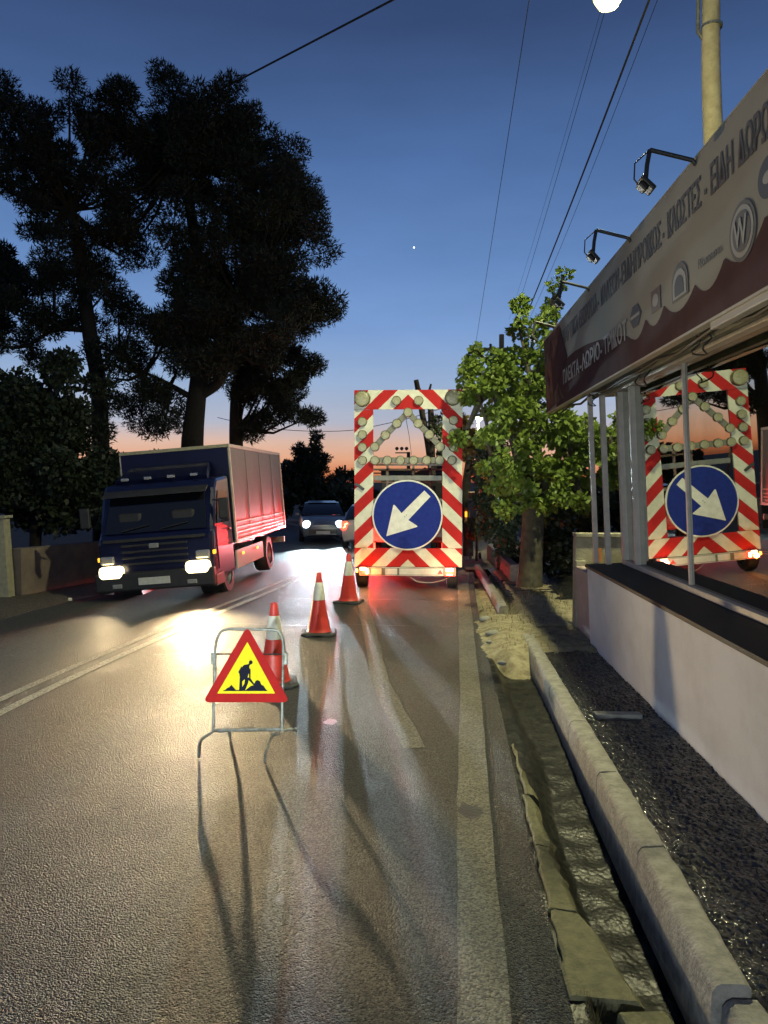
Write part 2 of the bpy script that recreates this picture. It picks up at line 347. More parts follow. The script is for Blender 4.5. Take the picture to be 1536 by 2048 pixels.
# grid sheet with relief
def sheet(name, m, x0, x1, y0, y1, nx, ny, zf, kind='structure', xf=None):
    X, Y = np.meshgrid(np.linspace(0, 1, nx), np.linspace(y0, y1, ny)); vs = []
    for j in range(ny):
        for i in range(nx):
            y = Y[j, i]; a = x0(y) if callable(x0) else x0; b = x1(y) if callable(x1) else x1
            x = a + (b - a) * X[j, i]; vs.append((x, y, zf(x, y)))
    me = bpy.data.meshes.new(name); me.from_pydata(vs, [], [(j * nx + i, j * nx + i + 1, (j + 1) * nx + i + 1, (j + 1) * nx + i) for j in range(ny - 1) for i in range(nx - 1)])
    me.polygons.foreach_set('use_smooth', [True] * len(me.polygons))
    return tag(link(name, me, m), kind=kind)
from mathutils import noise as mn
def nz(x, y, s, seed=0): return mn.noise(Vector((x * s + seed, y * s, seed * 1.7)))
def gutz(x, y):
    e = .55 + .1 * smooth(4.6, 5.8, y)
    dep = .24 - .14 * smooth(3.4, 6.8, y)
    t = smooth(e + .02, e + .24 - .1 * smooth(5, 6.5, y), x)
    fill = smooth(8.15, 8.7, y) * .3
    return -dep * t * (1 - fill) + fill * .05 * smooth(.6, 1, x) + .014 * nz(x, y, 7) + .004 * nz(x, y, 30, 3) - .008
sheet('gutter', M['gutterwet'], lambda y: poly_at([(p.x, p.y) for p in RIG], y) - .012, 1.06, -3, 8.7, 46, 620, gutz)
def walkz(x, y):
    h = .082 + .012 * nz(x, y, 6, 5) + .011 * nz(x * .7, y * 1.4, 24, 2) + .006 * nz(x, y, 48, 9)
    h -= .09 * math.exp(-((x - 1.5) / .22) ** 2 - ((y - 6.1) / .16) ** 2)       # pothole
    h -= .10 * smooth(2.75, 2.55, y) * smooth(1.9, 1.2, x)
    return h
sheet('pavement', M['wet'], 1.12, 1.86, 2.0, 8.25, 76, 640, walkz)
c = G(1230, 1428, .1)
tag(MB().box((c.x + .02, c.y, .085), (.36, .085, .05), .03).build('paving_slab', M['slab'], bev=.006), 'pale narrow concrete slab set across the dark pavement beside the pothole', 'slab')
# dirt ramp
def dirtz(x, y):
    e = smooth(.55, .95, x)
    z = -.01 + .115 * e + .022 * nz(x, y, 4, 8) + .012 * nz(x * .6, y * 2.2, 12, 1) + .006 * nz(x, y, 40, 4)
    z -= .22 * (1 - smooth(7.75, 8.35, y + .22 * nz(x, 0, 4))) + (.16 * smooth(10.4, 10.75, y + .1 * nz(x, 2, 4)) * smooth(1.35, 1.15, x))
    z += .10 * math.exp(-((x - 1.62) / .22) ** 2 - ((y - 11.5) / .5) ** 2)
    return z
sheet('dirt_ramp', M['dirt'], .60, 3.2, 7.7, 15.5, 150, 330, dirtz)
for (px, py, sx, sy, sz) in ((970, 1240, .16, .12, .05), (985, 1268, .17, .12, .045), (978, 1285, .07, .035, .02), (1004, 1327, .09, .04, .025), (1010, 1262, .08, .07, .03)):
    c = G(px, py, .05); s = MB()
    bm = bmesh.new(); bmesh.ops.create_icosphere(bm, subdivisions=2, radius=1)
    for v in bm.verts: v.co *= 1 + .25 * mn.noise(v.co * 2 + Vector((px, 0, 0)))
    me = bpy.data.meshes.new('stone'); bm.to_mesh(me); bm.free(); me.polygons.foreach_set('use_smooth', [True] * len(me.polygons))
    o = link('stone', me, M['slab']); o.location = (c.x, c.y, .055); o.scale = (sx / 2, sy / 2, sz)
    lab = {970: 'pale flat stone on the dirt ramp, nearest the far gap in the kerb', 985: 'broad pale stone lump on the dirt ramp left of the kerb end', 978: 'small white flat stone in front of the broad pale stone',
           1004: 'small white stone at the lower edge of the dirt ramp, by the dark gutter', 1010: 'rounded pale stone lying close to the kerb end'}[px]
    tag(o, lab, 'stone', 'loose stones on the dirt ramp')
# a stick lying on the dirt
c = G(1095, 1252, .12)
tag(MB().tube([(c.x - .14, c.y - .02, .125), (c.x, c.y, .135), (c.x + .2, c.y + .03, .125)], .018, 7).build('stick', M['wood2'], sm=True), 'short dark stick lying on the dirt beside the low wall', 'stick')

# kerb stones
def kerb_stone(parent, a, b, w=.15, top=.12, bot=-.2, seed=0, rough=.0, m=None):
    rr = random.Random(seed); d = (b - a); ln = d.length; d.normalize(); nn = Vector((d.y, -d.x)); k = 12
    s = MB(); prof = [(0, bot), (.012, top - .03), (.028, top - .006), (.045, top), (w - .02, top + .004), (w, top - .01), (w, bot)]
    for i in range(k + 1):
        t = i / k; base = a + d * (.006 + (ln - .012) * t)
        for j, (u, z) in enumerate(prof):
            jit = (rr.uniform(-1, 1) * (.0015 + rough * .5) + .002 * mn.noise(Vector((base.y * 3, j * .7, seed)))) if z > bot else 0
            e = rough * 2.2 * max(0, (abs(t - .5) - .3)) if z > bot else 0
            q = base + nn * (u + jit * .7); s.v.append((q.x, q.y, z + jit - e))
    m_ = len(prof)
    s.f = [(i * m_ + j, i * m_ + j + 1, (i + 1) * m_ + j + 1, (i + 1) * m_ + j) for i in range(k) for j in range(m_ - 1)] + [tuple(range(m_))[::-1], tuple(k * m_ + j for j in range(m_))]
    return s.build('kerb_stone', m or M['kerb'], parent, sm=True)
kr = tag(empty('kerb'), kind='structure')
ky = [-1.2, -.2, .8, 1.75, 2.72, 3.75, 4.72, 5.72, 6.72, 7.72, 9.02]
for i in range(len(ky) - 1):
    x0 = .99 + .012 * (ky[i] - 2) + (0.03 if ky[i + 1] < 2.8 else 0); x1 = .99 + .012 * (ky[i + 1] - 2) + (0.03 if ky[i + 1] < 2.8 else 0)
    k_ = kerb_stone(kr, Vector((x0, ky[i])), Vector((x1, ky[i + 1])), seed=i, rough=.006 if i in (3, 4, 5) else .002, top=.12 if i > 3 else .07)
    if i == 4: k_['label'] = 'chipped near kerb stone with a crumbled end'
for i in range(6):
    a = G(997 - i * 8.2, 1212 - i * 14.5, .1); b = G(997 - (i + 1) * 8.2, 1212 - (i + 1) * 14.5, .1)
    kerb_stone(kr, Vector((a.x, a.y)), Vector((b.x, b.y)), w=.13, seed=30 + i, top=.10 + zg(a.y))
# broken concrete of the gutter's edge
gc = tag(empty('gutter_edging'), kind='structure')
for i, (y0, y1, wl, wr) in enumerate([(2.78, 3.35, .52, .80), (3.36, 3.95, .535, .68), (3.96, 4.6, .55, .67), (4.61, 5.5, .585, .66)]):
    s = MB(); k = 10; rr = random.Random(i + 50)
    for j in range(k + 1):
        y = y0 + (y1 - y0) * j / k
        a = wl + rr.uniform(-.008, .008) + .02 * j / k; b = wr + rr.uniform(-.012, .012) - (.10 if i == 0 else .03) * j / k
        s.v += [(a, y, -.12), (a, y, .012), (a + .012, y, .018), (b - .03, y, .012 - .012 * rr.random()), (b, y, -.03), (b + .01, y, -.15)]
    s.f = [(j * 6 + q, j * 6 + q + 1, (j + 1) * 6 + q + 1, (j + 1) * 6 + q) for j in range(k) for q in range(5)] + [tuple(range(6))[::-1], tuple(k * 6 + q for q in range(6))]
    s.build('edging_block', M['gutterc'], gc)
# grass and litter in the gutter and at the dirt ramp
def blades(name, pts_f, n, m, hmin, hmax, w=.006, lab=None):
    vs = []; fs = []
    for i in range(n):
        x, y, z = pts_f(); h = rng.uniform(hmin, hmax); a = rng.uniform(0, 6.28); lx, ly = math.cos(a) * h * .5, math.sin(a) * h * .5
        o = len(vs); vs += [(x - w * math.sin(a), y + w * math.cos(a), z), (x + w * math.sin(a), y - w * math.cos(a), z), (x + lx, y + ly, z + h)]; fs.append((o, o + 1, o + 2))
    me = bpy.data.meshes.new(name); me.from_pydata(vs, [], fs); return tag(link(name, me, m), kind='stuff')
M['grass'] = leafmat('dry_grass', (.16, .15, .05), (.09, .06, .03), .2)
def p1():
    y = rng.uniform(2.45, 2.85); x = rng.uniform(.56, 1.02); return x, y, gutz(x, y) - .01
blades('gutter_grass', p1, 900, M['grass'], .02, .07, .003)
def p2():
    if rng.random() < .5: x = rng.gauss(1.75, .25); y = rng.gauss(11.7, .6)
    else: x = rng.uniform(.8, 1.8); y = rng.uniform(8.2, 12.3)
    return x, y, dirtz(x, y) - .01
blades('dry_grass', p2, 1300, M['grass'], .02, .09, .004)
def p3():
    y = rng.uniform(2.5, 8.2); x = rng.uniform(1.72, 1.80); return x, y, walkz(x, y) - .01
blades('wall_foot_grass', p3, 500, M['grass'], .01, .03, .003)
o = MB()
c = G(1330, 2035, 0)
s = MB(); s.box((0, 0, 0), (.2, .16, .06)); o = s.build('broken_concrete', M['gutterc'], bev=.015); o.location = (c.x - .05, c.y - .02, -.05); o.rotation_euler = (.1, .15, .3)
tag(o, 'broken lump of mossy concrete lying in the gutter near the crumbled kerb', 'rubble')

# left shoulder, wall, kerb
def lefx(y): return poly_at([(p.x, p.y) for p in LEF], y)
sheet('shoulder', M['shoulder'], lambda y: lefx(y) - 2.2, lambda y: lefx(y) + .05, -3, 40, 8, 90, lambda x, y: zg(y) - .10 + .05 * smooth(0, .25, lefx(y) - x) + .01 * nz(x, y, 3))
lk = tag(empty('left_kerb'), kind='structure')
for (a, b) in (((-6.75, 7.4), (-6.62, 8.4)), ((-6.61, 8.42), (-6.45, 9.4)), ((-6.44, 9.42), (-6.25, 10.75))):
    kerb_stone(lk, Vector(a), Vector(b), w=-.2, top=.03, seed=int(a[1] * 10))
WL = [(-7.02, 12.7), (-6.42, 15.2), (-6.2, 19), (-6.3, 24), (-7.4, 31), (-9.6, 38)]
wl = empty('roadside_wall', (WL[0][0], WL[0][1], 0), label='low pale plaster wall running along the far side of the road behind the truck', cat='wall')
s = MB()
for i, (a, b) in enumerate(zip(WL, WL[1:])):
    A = Vector((*a, 0)) - wl.location; B = Vector((*b, 0)) - wl.location; d = (B - A).normalized(); nn = Vector((d.y, -d.x, 0)) * .1
    z0, z1 = zg(a[1]) + .75, zg(b[1]) + .72
    s.add([A + nn + Vector((0, 0, -.4)), A - nn + Vector((0, 0, -.4)), B - nn + Vector((0, 0, -.4)), B + nn + Vector((0, 0, -.4)),
           A + nn + Vector((0, 0, z0)), A - nn + Vector((0, 0, z0)), B - nn + Vector((0, 0, z1)), B + nn + Vector((0, 0, z1))],
          [(3, 2, 1, 0), (4, 5, 6, 7), (0, 1, 5, 4), (1, 2, 6, 5), (2, 3, 7, 6), (3, 0, 4, 7)])
s.build('wall_body', M['lwall'], wl)
gp = empty('gate_post', (-7.12, 12.55, 0), (0, R(-3), 0), 'square pale gate post at the left edge, at the end of the low wall', 'post')
MB().box((0, 0, .5), (.2, .2, 1.55)).build('post_shaft', M['beige'], gp, bev=.01)
MB().box((0, 0, 1.295), (.27, .27, .05)).build('post_cap', M['beige'], gp, bev=.008)
gt = empty('gate', (-7.3, 12.5, 0), label='dark sheet metal gate left of the pale gate post', cat='gate')
MB().box((-1.0, 0, .45), (1.9, .05, 1.35)).build('gate_panel', M['metal'], gt, bev=.006)
for (px, py, Yp, sx) in ((165, 1163, 0, .12), (215, 1188, 0, .22), (140, 1200, 0, .06)):
    c = G(px, py, -.05)
    o = MB().box((0, 0, 0), (sx, .1, .03)).build('litter', M['white'], bev=.004); o.location = (c.x, c.y, -.035); o.rotation_euler = (.05, .08, .4)
    tag(o, {165: 'white scrap of litter on the verge below the low wall', 215: 'larger white scrap of litter lying before the truck headlight', 140: 'tiny white scrap of litter nearest the left kerb'}[px], 'litter')

# ---------------------------------------------------------------- shop
shop = empty('shop', (1.8, 0, .1), (0, -.05, 0), 'shop with a long printed fascia above mirror windows and a low white plaster wall', 'shop')
def sh(x, z): return x - 1.8, z - .1          # world-like x,z to shop local (y stays)
def sbox(name, m, x0, x1, y0, y1, z0, z1, bev=0, parent=shop):
    a, c0 = sh(x0, z0); b, c1 = sh(x1, z1)
    return MB().box(((a + b) / 2, (y0 + y1) / 2, (c0 + c1) / 2), (b - a, y1 - y0, c1 - c0)).build(name, m, parent, bev=bev)
sbox('low_wall', M['plaster'], 1.80, 2.20, -3, 8.62, -.3, .94, .006)
sbox('wall_end', M['pink'], 1.83, 2.20, 8.62, 9.5, -.3, .86, .006)
sbox('ledge', M['ledge'], 1.785, 2.24, -3, 8.66, .942, .975, .004)
sbox('window_sill', M['alu'], 2.16, 2.26, -3, 8.5, .977, 1.03, .006)
def glass_mat():
    m = bpy.data.materials.new('mirror_glass'); m.use_nodes = True; t = m.node_tree; p = t.nodes['Principled BSDF']
    p.inputs['Base Color'].default_value = (.006, .008, .006, 1); p.inputs['Roughness'].default_value = .02; p.inputs['IOR'].default_value = 1.5
    gl = t.nodes.new('ShaderNodeBsdfGlossy'); gl.inputs['Roughness'].default_value = .008; gl.inputs['Color'].default_value = (.8, .82, .74, 1)
    mx = t.nodes.new('ShaderNodeMixShader'); mx.inputs[0].default_value = .55
    ns = t.nodes.new('ShaderNodeTexNoise'); ns.inputs['Scale'].default_value = 2.2; ns.inputs['Detail'].default_value = 9; ns.inputs['Roughness'].default_value = .7
    ms = t.nodes.new('ShaderNodeMapRange'); ms.inputs[1].default_value = .35; ms.inputs[2].default_value = .65; ms.inputs[3].default_value = .60; ms.inputs[4].default_value = .42; t.links.new(ns.outputs['Fac'], ms.inputs[0]); t.links.new(ms.outputs[0], mx.inputs[0])
    n = t.nodes.new('ShaderNodeTexNoise'); n.inputs['Scale'].default_value = .7; b = t.nodes.new('ShaderNodeBump'); b.inputs['Strength'].default_value = .02; b.inputs['Distance'].default_value = .02
    tcn = t.nodes.new('ShaderNodeTexCoord'); t.links.new(tcn.outputs['Object'], n.inputs['Vector']); t.links.new(n.outputs['Fac'], b.inputs['Height']); t.links.new(b.outputs[0], gl.inputs['Normal'])
    t.links.new(p.outputs[0], mx.inputs[1]); t.links.new(gl.outputs[0], mx.inputs[2]); t.links.new(mx.outputs[0], t.nodes['Material Output'].inputs[0])
    return m
M['mirror'] = glass_mat()
mull = [8.45, 7.95, 6.42, 4.6, 2.8, 1.0, -.8, -2.9]
for i, (b, a) in enumerate(zip(mull, mull[1:])):
    p_ = sbox('window_pane', M['mirror'], 2.205, 2.225, a + .0, b - .0, 1.03, 2.86)
for i, y in enumerate(mull):
    wd = .09 if i == 0 else .06 if i == 1 else .035
    sbox('mullion', M['alu'], 2.185 if i > 1 else 2.15, 2.235, y - wd / 2, y + wd / 2, 1.03, 2.86, .004)
# the glazed end wall and posts by the corner
sbox('window_pane', M['mirror'], 2.24, 3.6, 8.43, 8.45, 1.03, 2.86)
for x, y, w_ in ((2.02, 8.55, .055), (1.93, 8.75, .05), (2.22, 8.55, .10), (2.34, 8.52, .06)):
    sbox('awning_post', M['alu'], x - w_ / 2, x + w_ / 2, y - .03, y + .03, .976, 2.86, .004)
sbox('shop_body', M['pink'], 2.26, 5.8, -3, 8.42, -.3, 2.86)
sbox('roof', M['soffit'], 1.87, 6.2, -3, 8.9, 2.90, 3.0)
sbox('fascia_back_rail', M['soffit'], 1.87, 1.95, 8.9, 10.95, 2.87, 2.97)
sbox('fascia_back_rail', M['soffit'], 1.87, 1.92, 8.9, 10.95, 3.6, 3.66)
sbox('soffit_panel', M['soffit'], 1.87, 2.6, -3, 8.9, 2.865, 2.899, .004)
sbox('soffit_beam', M['soffit'], 1.96, 2.02, -3, 8.9, 2.82, 2.864, .004)
sbox('soffit_beam', M['alu'], 2.12, 2.24, -3, 8.9, 2.835, 2.864, .004)
# fascia: printed banner, flat print in the material plus raised letter sheets
FX = 1.80; FY1 = 11.0; FZ0, FZ1 = 2.86, 3.86
def fascia_mat():
    m = bpy.data.materials.new('fascia_print'); m.use_nodes = True; t = m.node_tree; p = t.nodes['Principled BSDF']; Nn = t.nodes.new; Lk = t.links.new
    tcn = Nn('ShaderNodeTexCoord'); n = Nn('ShaderNodeTexNoise'); n.inputs['Scale'].default_value = 1.3; n.inputs['Detail'].default_value = 7; Lk(tcn.outputs['Object'], n.inputs['Vector'])
    s = Nn('ShaderNodeSeparateXYZ'); Lk(tcn.outputs['Object'], s.inputs[0])
    r = Nn('ShaderNodeValToRGB'); r.color_ramp.elements[0].color = (.27, .26, .20, 1); r.color_ramp.elements[1].color = (.38, .365, .29, 1); Lk(n.outputs['Fac'], r.inputs[0])
    Lk(r.outputs[0], p.inputs['Base Color']); p.inputs['Roughness'].default_value = .9; p.inputs['Specular IOR Level'].default_value = .15
    return m
M['fascia'] = fascia_mat()
M['maroon'] = mat('maroon_print', (.095, .050, .047), (.070, .036, .034), .9, 3, spec=.15)
M['brownp'] = mat('photo_print', (.20, .14, .09), (.07, .04, .03), .9, 3.5, spec=.15, detail=9, ramp=(.4, .6))
M['greyl'] = mat('grey_letter', (.10, .095, .09), None, .6)
M['whitel'] = mat('white_letter', (.40, .38, .33), None, .6)
M['edge'] = mat('fascia_edge', (.55, .50, .38), None, .4, metal=.3)
fa = sbox('fascia_board', M['fascia'], FX, FX + .06, -3, FY1, FZ0, FZ1)
sbox('fascia_trim', M['edge'], FX - .006, FX + .066, -3, FY1, FZ0 - .014, FZ0 - .001)
sbox('fascia_trim', M['edge'], FX - .004, FX + .064, -3, FY1, FZ1 + .001, FZ1 + .011)
# print layers: (y, z) outlines on the fascia face; y runs toward the viewer as it falls
def fprint(name, m, pts, lay=1):
    x = FX - 1.8 - .0025 * lay
    s = MB(); s.prism([(x, y, z - .1) for y, z in pts], (.0015, 0, 0))
    return s.build(name, m, shop)
# scalloped maroon band
def fyz(px, py):      # photo pixel -> (y,z) on the leaning fascia (used once to trace the print)
    r = ray(px, py)
    nrm = Vector((math.cos(.05), 0, math.sin(.05))); p0 = Vector((1.8, 0, .1)) + nrm * (FX - 1.8)
    t = (p0 - Vector((0, 0, H))).dot(nrm) / r.dot(nrm); q = Vector((0, 0, H)) + r * t - Vector((1.8, 0, .1))
    return q.y, (q.x * -math.sin(.05) + q.z * math.cos(.05)) + .1
wave = [(1098, 806), (1110, 735), (1128, 722), (1150, 702), (1175, 688), (1198, 680), (1213, 677), (1222, 677)]
sc = []
def arc(p, q, sag, k=8):
    o = []
    for i in range(k + 1):
        t = i / k; o.append((p[0] + (q[0] - p[0]) * t, p[1] + (q[1] - p[1]) * t + sag * 4 * t * (1 - t)))
    return o
top = wave[1:] + [(1240, 672), (1256, 672), (1262, 677)] + arc((1266, 678), (1291, 640), 14) + arc((1294, 640), (1328, 612), 24) + arc((1330, 612), (1390, 570), 30) + arc((1392, 570), (1448, 520), 32) + arc((1452, 516), (1530, 435), 38) + [(1545, 425)]
tz = [fyz(*p) for p in top]
tz = [(y, z) for y, z in tz]
last = tz[-1][0]
rest = [(last - .6, 3.28), (last - 1.0, 3.18), (-2.95, 3.18)]
bot = FZ0 + .004
yy = tz + rest
band = MB(); x = FX - 1.8 - .0025
for (y0, z0), (y1, z1) in zip(yy, yy[1:]):
    if abs(y0 - y1) < 1e-4: continue
    o = len(band.v); band.v += [(x, y0, bot - .1), (x, y1, bot - .1), (x, y1, max(bot + .01, z1) - .1), (x, y0, max(bot + .01, z0) - .1)]; band.f.append((o, o + 1, o + 2, o + 3))
band.build('maroon_band', M['maroon'], shop)
fprint('printed_picture', M['brownp'], [(FY1 - .02, FZ0 + .005), (FY1 - .02, FZ1 - .01), (FY1 - .35, FZ1 - .01)] + [fyz(*p) for p in ((1120, 650), (1130, 690), (1118, 720), (1108, 745))] + [fyz(1128, 795)], 2)
fprint('printed_flare', M['maroon'], [fyz(*p) for p in ((1121, 655), (1136, 712), (1118, 760), (1108, 790), (1105, 740))], 3)
def text(parent, body, m, size, y_start, z, lay, stretch=1.0, bold=.0, name='lettering', yend=None):
    cu = bpy.data.curves.new(name, 'FONT'); cu.body = body; cu.size = size; cu.offset = bold; cu.extrude = .0008; cu.resolution_u = 2
    o = bpy.data.objects.new(name, cu); COL.objects.link(o); dg = bpy.context.evaluated_depsgraph_get(); dg.update()
    me = bpy.data.meshes.new_from_object(o.evaluated_get(dg)); bpy.data.objects.remove(o)
    co = np.zeros(len(me.vertices) * 3); me.vertices.foreach_get('co', co); co = co.reshape(-1, 3)
    wdt = co[:, 0].max(); k = stretch if yend is None else (y_start - yend) / wdt
    nc = np.stack([(FX - 1.8 - .0025 * lay) + co[:, 2], y_start - co[:, 0] * k, z - .1 + co[:, 1]], 1)
    me.vertices.foreach_set('co', nc.reshape(-1)); me.materials.clear(); me.update()
    return link(name, me, m, parent)
a = fyz(1128, 690); b = fyz(1536, 262); e = fyz(1418, 385)
words = [('ΧΑΡΤΙΚΑ', (1127, 697), (1157, 660)), ('-', (1159, 656), (1162, 652)), ('ΕΣΩΡΟΥΧΑ', (1160, 661), (1195, 612)), ('-', (1197, 613), (1201, 608)), ('ΚΑΛΣΟΝ', (1203, 620), (1239, 572)), ('-', (1241, 570), (1244, 566)),
         ('ΕΙΔΗ', (1244, 574), (1270, 545)), ('ΠΡΟΙΚΟΣ', (1272, 548), (1323, 480)), ('-', (1326, 484), (1331, 478)), ('ΚΛΩΣΤΕΣ', (1336, 478), (1403, 395)), ('-', (1410, 392), (1416, 384)), ('ΕΙΔΗ', (1422, 392), (1468, 340)), ('ΔΩΡΩΝ', (1478, 345), (1560, 235))]
zrow = .5 * (fyz(1336, 478)[1] + fyz(1422, 392)[1])
for wd_, p, q in words:
    y0 = fyz(*p)[0]; y1 = fyz(*q)[0]
    if wd_ == '-': y1 = y0 - .035
    text(shop, wd_, M['greyl'], .235, y0, zrow - (0 if wd_ != '-' else 0), 2, yend=y1, bold=.004)
for wd_, p, q in (('ΠΛΕΚΤΑ', (1128, 765), (1160, 740)), ('-', (1161, 735), (1165, 733)), ('ΛΩΡΙΟ', (1166, 745), (1202, 712)), ('-', (1203, 708), (1206, 705)), ('ΤΡΙΚΟΤ', (1210, 715), (1256, 672))):
    y0 = fyz(*p)[0]; y1 = fyz(*q)[0]
    text(shop, wd_, M['whitel'], .22, y0, fyz(1166, 745)[1] + .02, 4, yend=y1, bold=.004)
def ell(cx, cy, rx, ry, k=28):
    y, z = fyz(cx, cy); return [(y + rx * math.cos(2 * math.pi * i / k), z + ry * math.sin(2 * math.pi * i / k)) for i in range(k)]
M['logo1'] = mat('logo_grey', (.13, .13, .115), None, .6); M['logo2'] = mat('logo_pale', (.36, .36, .30), None, .6); M['logo3'] = mat('logo_dark', (.07, .08, .09), None, .6)
M['logo4'] = mat('logo_brownish', (.14, .11, .09), None, .6)
fprint('logo', M['logo1'], ell(1487, 462, .17, .155), 3); fprint('logo', M['logo2'], ell(1487, 462, .145, .132), 4); fprint('logo', M['logo1'], ell(1487, 462, .115, .105), 5)
y, z = fyz(1487, 462); text(shop, 'W', M['logo2'], .2, y + .085, z - .07, 7, bold=.004, name='logo', yend=y - .085)
y, z = fyz(1361, 566)
arch = [(y + .16, z - .10)] + [(y + .16 * math.cos(t), z - .0 + .13 * math.sin(t)) for t in [i * math.pi / 12 for i in range(13)]] + [(y - .16, z - .10)]
fprint('logo', M['logo1'], arch, 3)
fprint('logo', M['logo2'], [(y + (q[0] - y) * .82, z - .01 + (q[1] - z) * .78) for q in arch], 4)
fprint('logo', M['logo3'], [(y + (q[0] - y) * .55, z - .02 + (q[1] - z) * .55) for q in arch], 5)
y, z = fyz(1313, 600); fprint('logo', M['logo4'], [(y - .11, z - .08), (y + .11, z - .08), (y + .11, z + .08), (y - .11, z + .08)], 3)
fprint('logo', M['logo2'], ell(1313, 600, .07, .045), 4)
y, z = fyz(1272, 632); fprint('logo', M['logo3'], [(y - .17, z), (y - .07, z - .085), (y + .07, z - .085), (y + .17, z), (y + .07, z + .085), (y - .07, z + .085)], 3)
fprint('logo', M['logo2'], [(y - .13, z - .012), (y + .13, z - .012), (y + .13, z + .012), (y - .13, z + .012)], 4)
y, z = fyz(1418, 518); text(shop, 'ϕ Fontano'.replace('ϕ ', '').replace('Fontano', 'Romana'), M['logo1'], .085, y + .16, z - .02, 4, name='logo', yend=y - .2)
y, z = fyz(1538, 350); fprint('logo', M['logo3'], ell(1540, 352, .12, .10), 3); fprint('logo', M['logo2'], ell(1540, 352, .06, .03), 4)
# floodlights on arms above the fascia
for i, y in enumerate((9.9, 7.95, 6.35, 4.85)):
    ex = .27
    rt = MB().tube([(0, 0, 0), (-.02, 0, .03), (-ex, 0, .11)], .014, 8).build('floodlight_arm', M['metal'], shop, sm=True)
    rt.location = (FX - 1.8, y, FZ1 - .1 - .04)
    MB().tube([(-ex, 0, .11), (-ex - .02, 0, .02), (-ex - .03, 0, -.06)], .014, 8).build('bracket', M['metal'], rt, sm=True)
    hd = MB(); mm = Matrix.Rotation(R(-38 - 6 * (i % 2)), 3, 'Y')
    hd.box((-ex - .03, 0, -.10), (.03, .12, .11), M=mm); hd.box((-ex - .055, 0, -.11), (.03, .08, .06), M=mm)
    hd.build('lamp_head', M['metal'], rt, bev=.008)
    MB().tube([(-ex + .01, 0, .12), (-ex - .09, .01, .04), (-ex - .10, 0, -.06), (-ex - .07, 0, -.1)], .005, 5).build('cable', M['rubber'], rt, sm=True)
# cables looped below the soffit
for (y, x, rr) in ((8.6, 1.93, .13), (6.7, 1.95, .16), (5.2, 1.92, .12), (4.0, 1.95, .14)):
    pts = [(x - 1.8 + .03 * math.sin(3 * t), y + rr * math.cos(t), 2.79 - .1 + rr * .55 * math.sin(t)) for t in [math.pi * 2 * k / 18 for k in range(19)]]
    MB().tube(pts, .006, 5, cap=False).build('cable_loop', M['rubber'], shop, sm=True)
pts = [(.13 + .03 * math.sin(k * 1.7), 2.2 + k * .45, 2.735 + .02 * math.sin(k * 2.3)) for k in range(20)]
MB().tube(pts, .014, 6).build('pipe', M['rubber'], shop, sm=True)
MB().box((.05, 4.3, 2.73), (.07, .9, .05)).build('strip_light', M['whitel'], shop, bev=.008)
# block wall beyond the end
bw = empty('block_wall', (2.35, 9.62, 0), label='short beige block wall standing behind the paired posts at the shop corner', cat='wall')
MB().box((.0, 0, .55), (1.1, .14, 1.32)).build('wall_body', M['beige'], bw, bev=.006)
MB().box((-.49, -.1, .45), (.12, .10, .95)).build('pier', M['beige'], bw, bev=.006)
MB().box((0.1, 0, 1.235), (1.3, .2, .045)).build('coping', M['beige'], bw, bev=.006)
o = MB().box((2.06, 9.5, 1.0), (.09, .03, .16)).build('orange_notice', M['orange']); tag(o, 'small orange notice on the beige block wall between the two posts', 'notice')
# ---------------------------------------------------------------- timber pole and street lamp
pb = at(1428, 300, 12.2)
def pole_pts(x, y, z0, z1, lean, k=12, wob=.012):
    return [(x - lean * (z - z0) + wob * math.sin(z * 2.1), y + wob * math.cos(z * 1.7), z) for z in [z0 + (z1 - z0) * i / k for i in range(k + 1)]]
up = empty('utility_pole', (pb.x, pb.y, 0), label='thick timber utility pole rising behind the shop fascia, lit by the street lamp', cat='utility pole')
lean = .035
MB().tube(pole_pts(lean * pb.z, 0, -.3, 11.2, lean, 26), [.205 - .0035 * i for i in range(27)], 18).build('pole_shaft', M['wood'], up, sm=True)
for z, w_ in ((9.35, .02), (8.75, .02)):
    MB().lathe((lean * (pb.z - z) , 0, z), [(.150, 0), (.155, 0), (.155, .04), (.150, .04)], 20).build('steel_band', M['galv'], up)
LP = at(1216, 8, 8.4); LZ = LP.z
armz = 9.2
s = MB(); ax = lean * (pb.z - armz)
s.tube([(ax - .12, 0, 8.6), (ax - .19, 0, 8.7), (ax - .19, 0, 9.3), (ax - .3, -.1, 9.5), (ax - .9, -1.4, 9.3), (LP.x - pb.x + .25, LP.y - pb.y, LZ + .27)], .03, 8)
s.build('lamp_arm', M['galv'], up, sm=True)
hd = MB().lathe((LP.x - pb.x, LP.y - pb.y, LZ + .14), [(.02, .16), (.11, .14), (.19, .04), (.2, 0)], 20).build('lamp_housing', M['galv'], up, sm=True)
MB().lathe((LP.x - pb.x, LP.y - pb.y, LZ), [(.03, -.06), (.10, -.03), (.15, .05), (.17, .15)], 20).build('lamp_lens', M['l_street'], hd, sm=True)
lamp('SPOT', 'street_light', (LP.x, LP.y, LZ - .1), PW['street'], (1, .96, .56), aim=(LP.x - .9, LP.y, 0), size=.12, angle=172, blend=.5)

lamp('POINT', 'street_lamp_glow', (LP.x, LP.y, LZ - .1), 620, (1, .93, .45), size=.12)
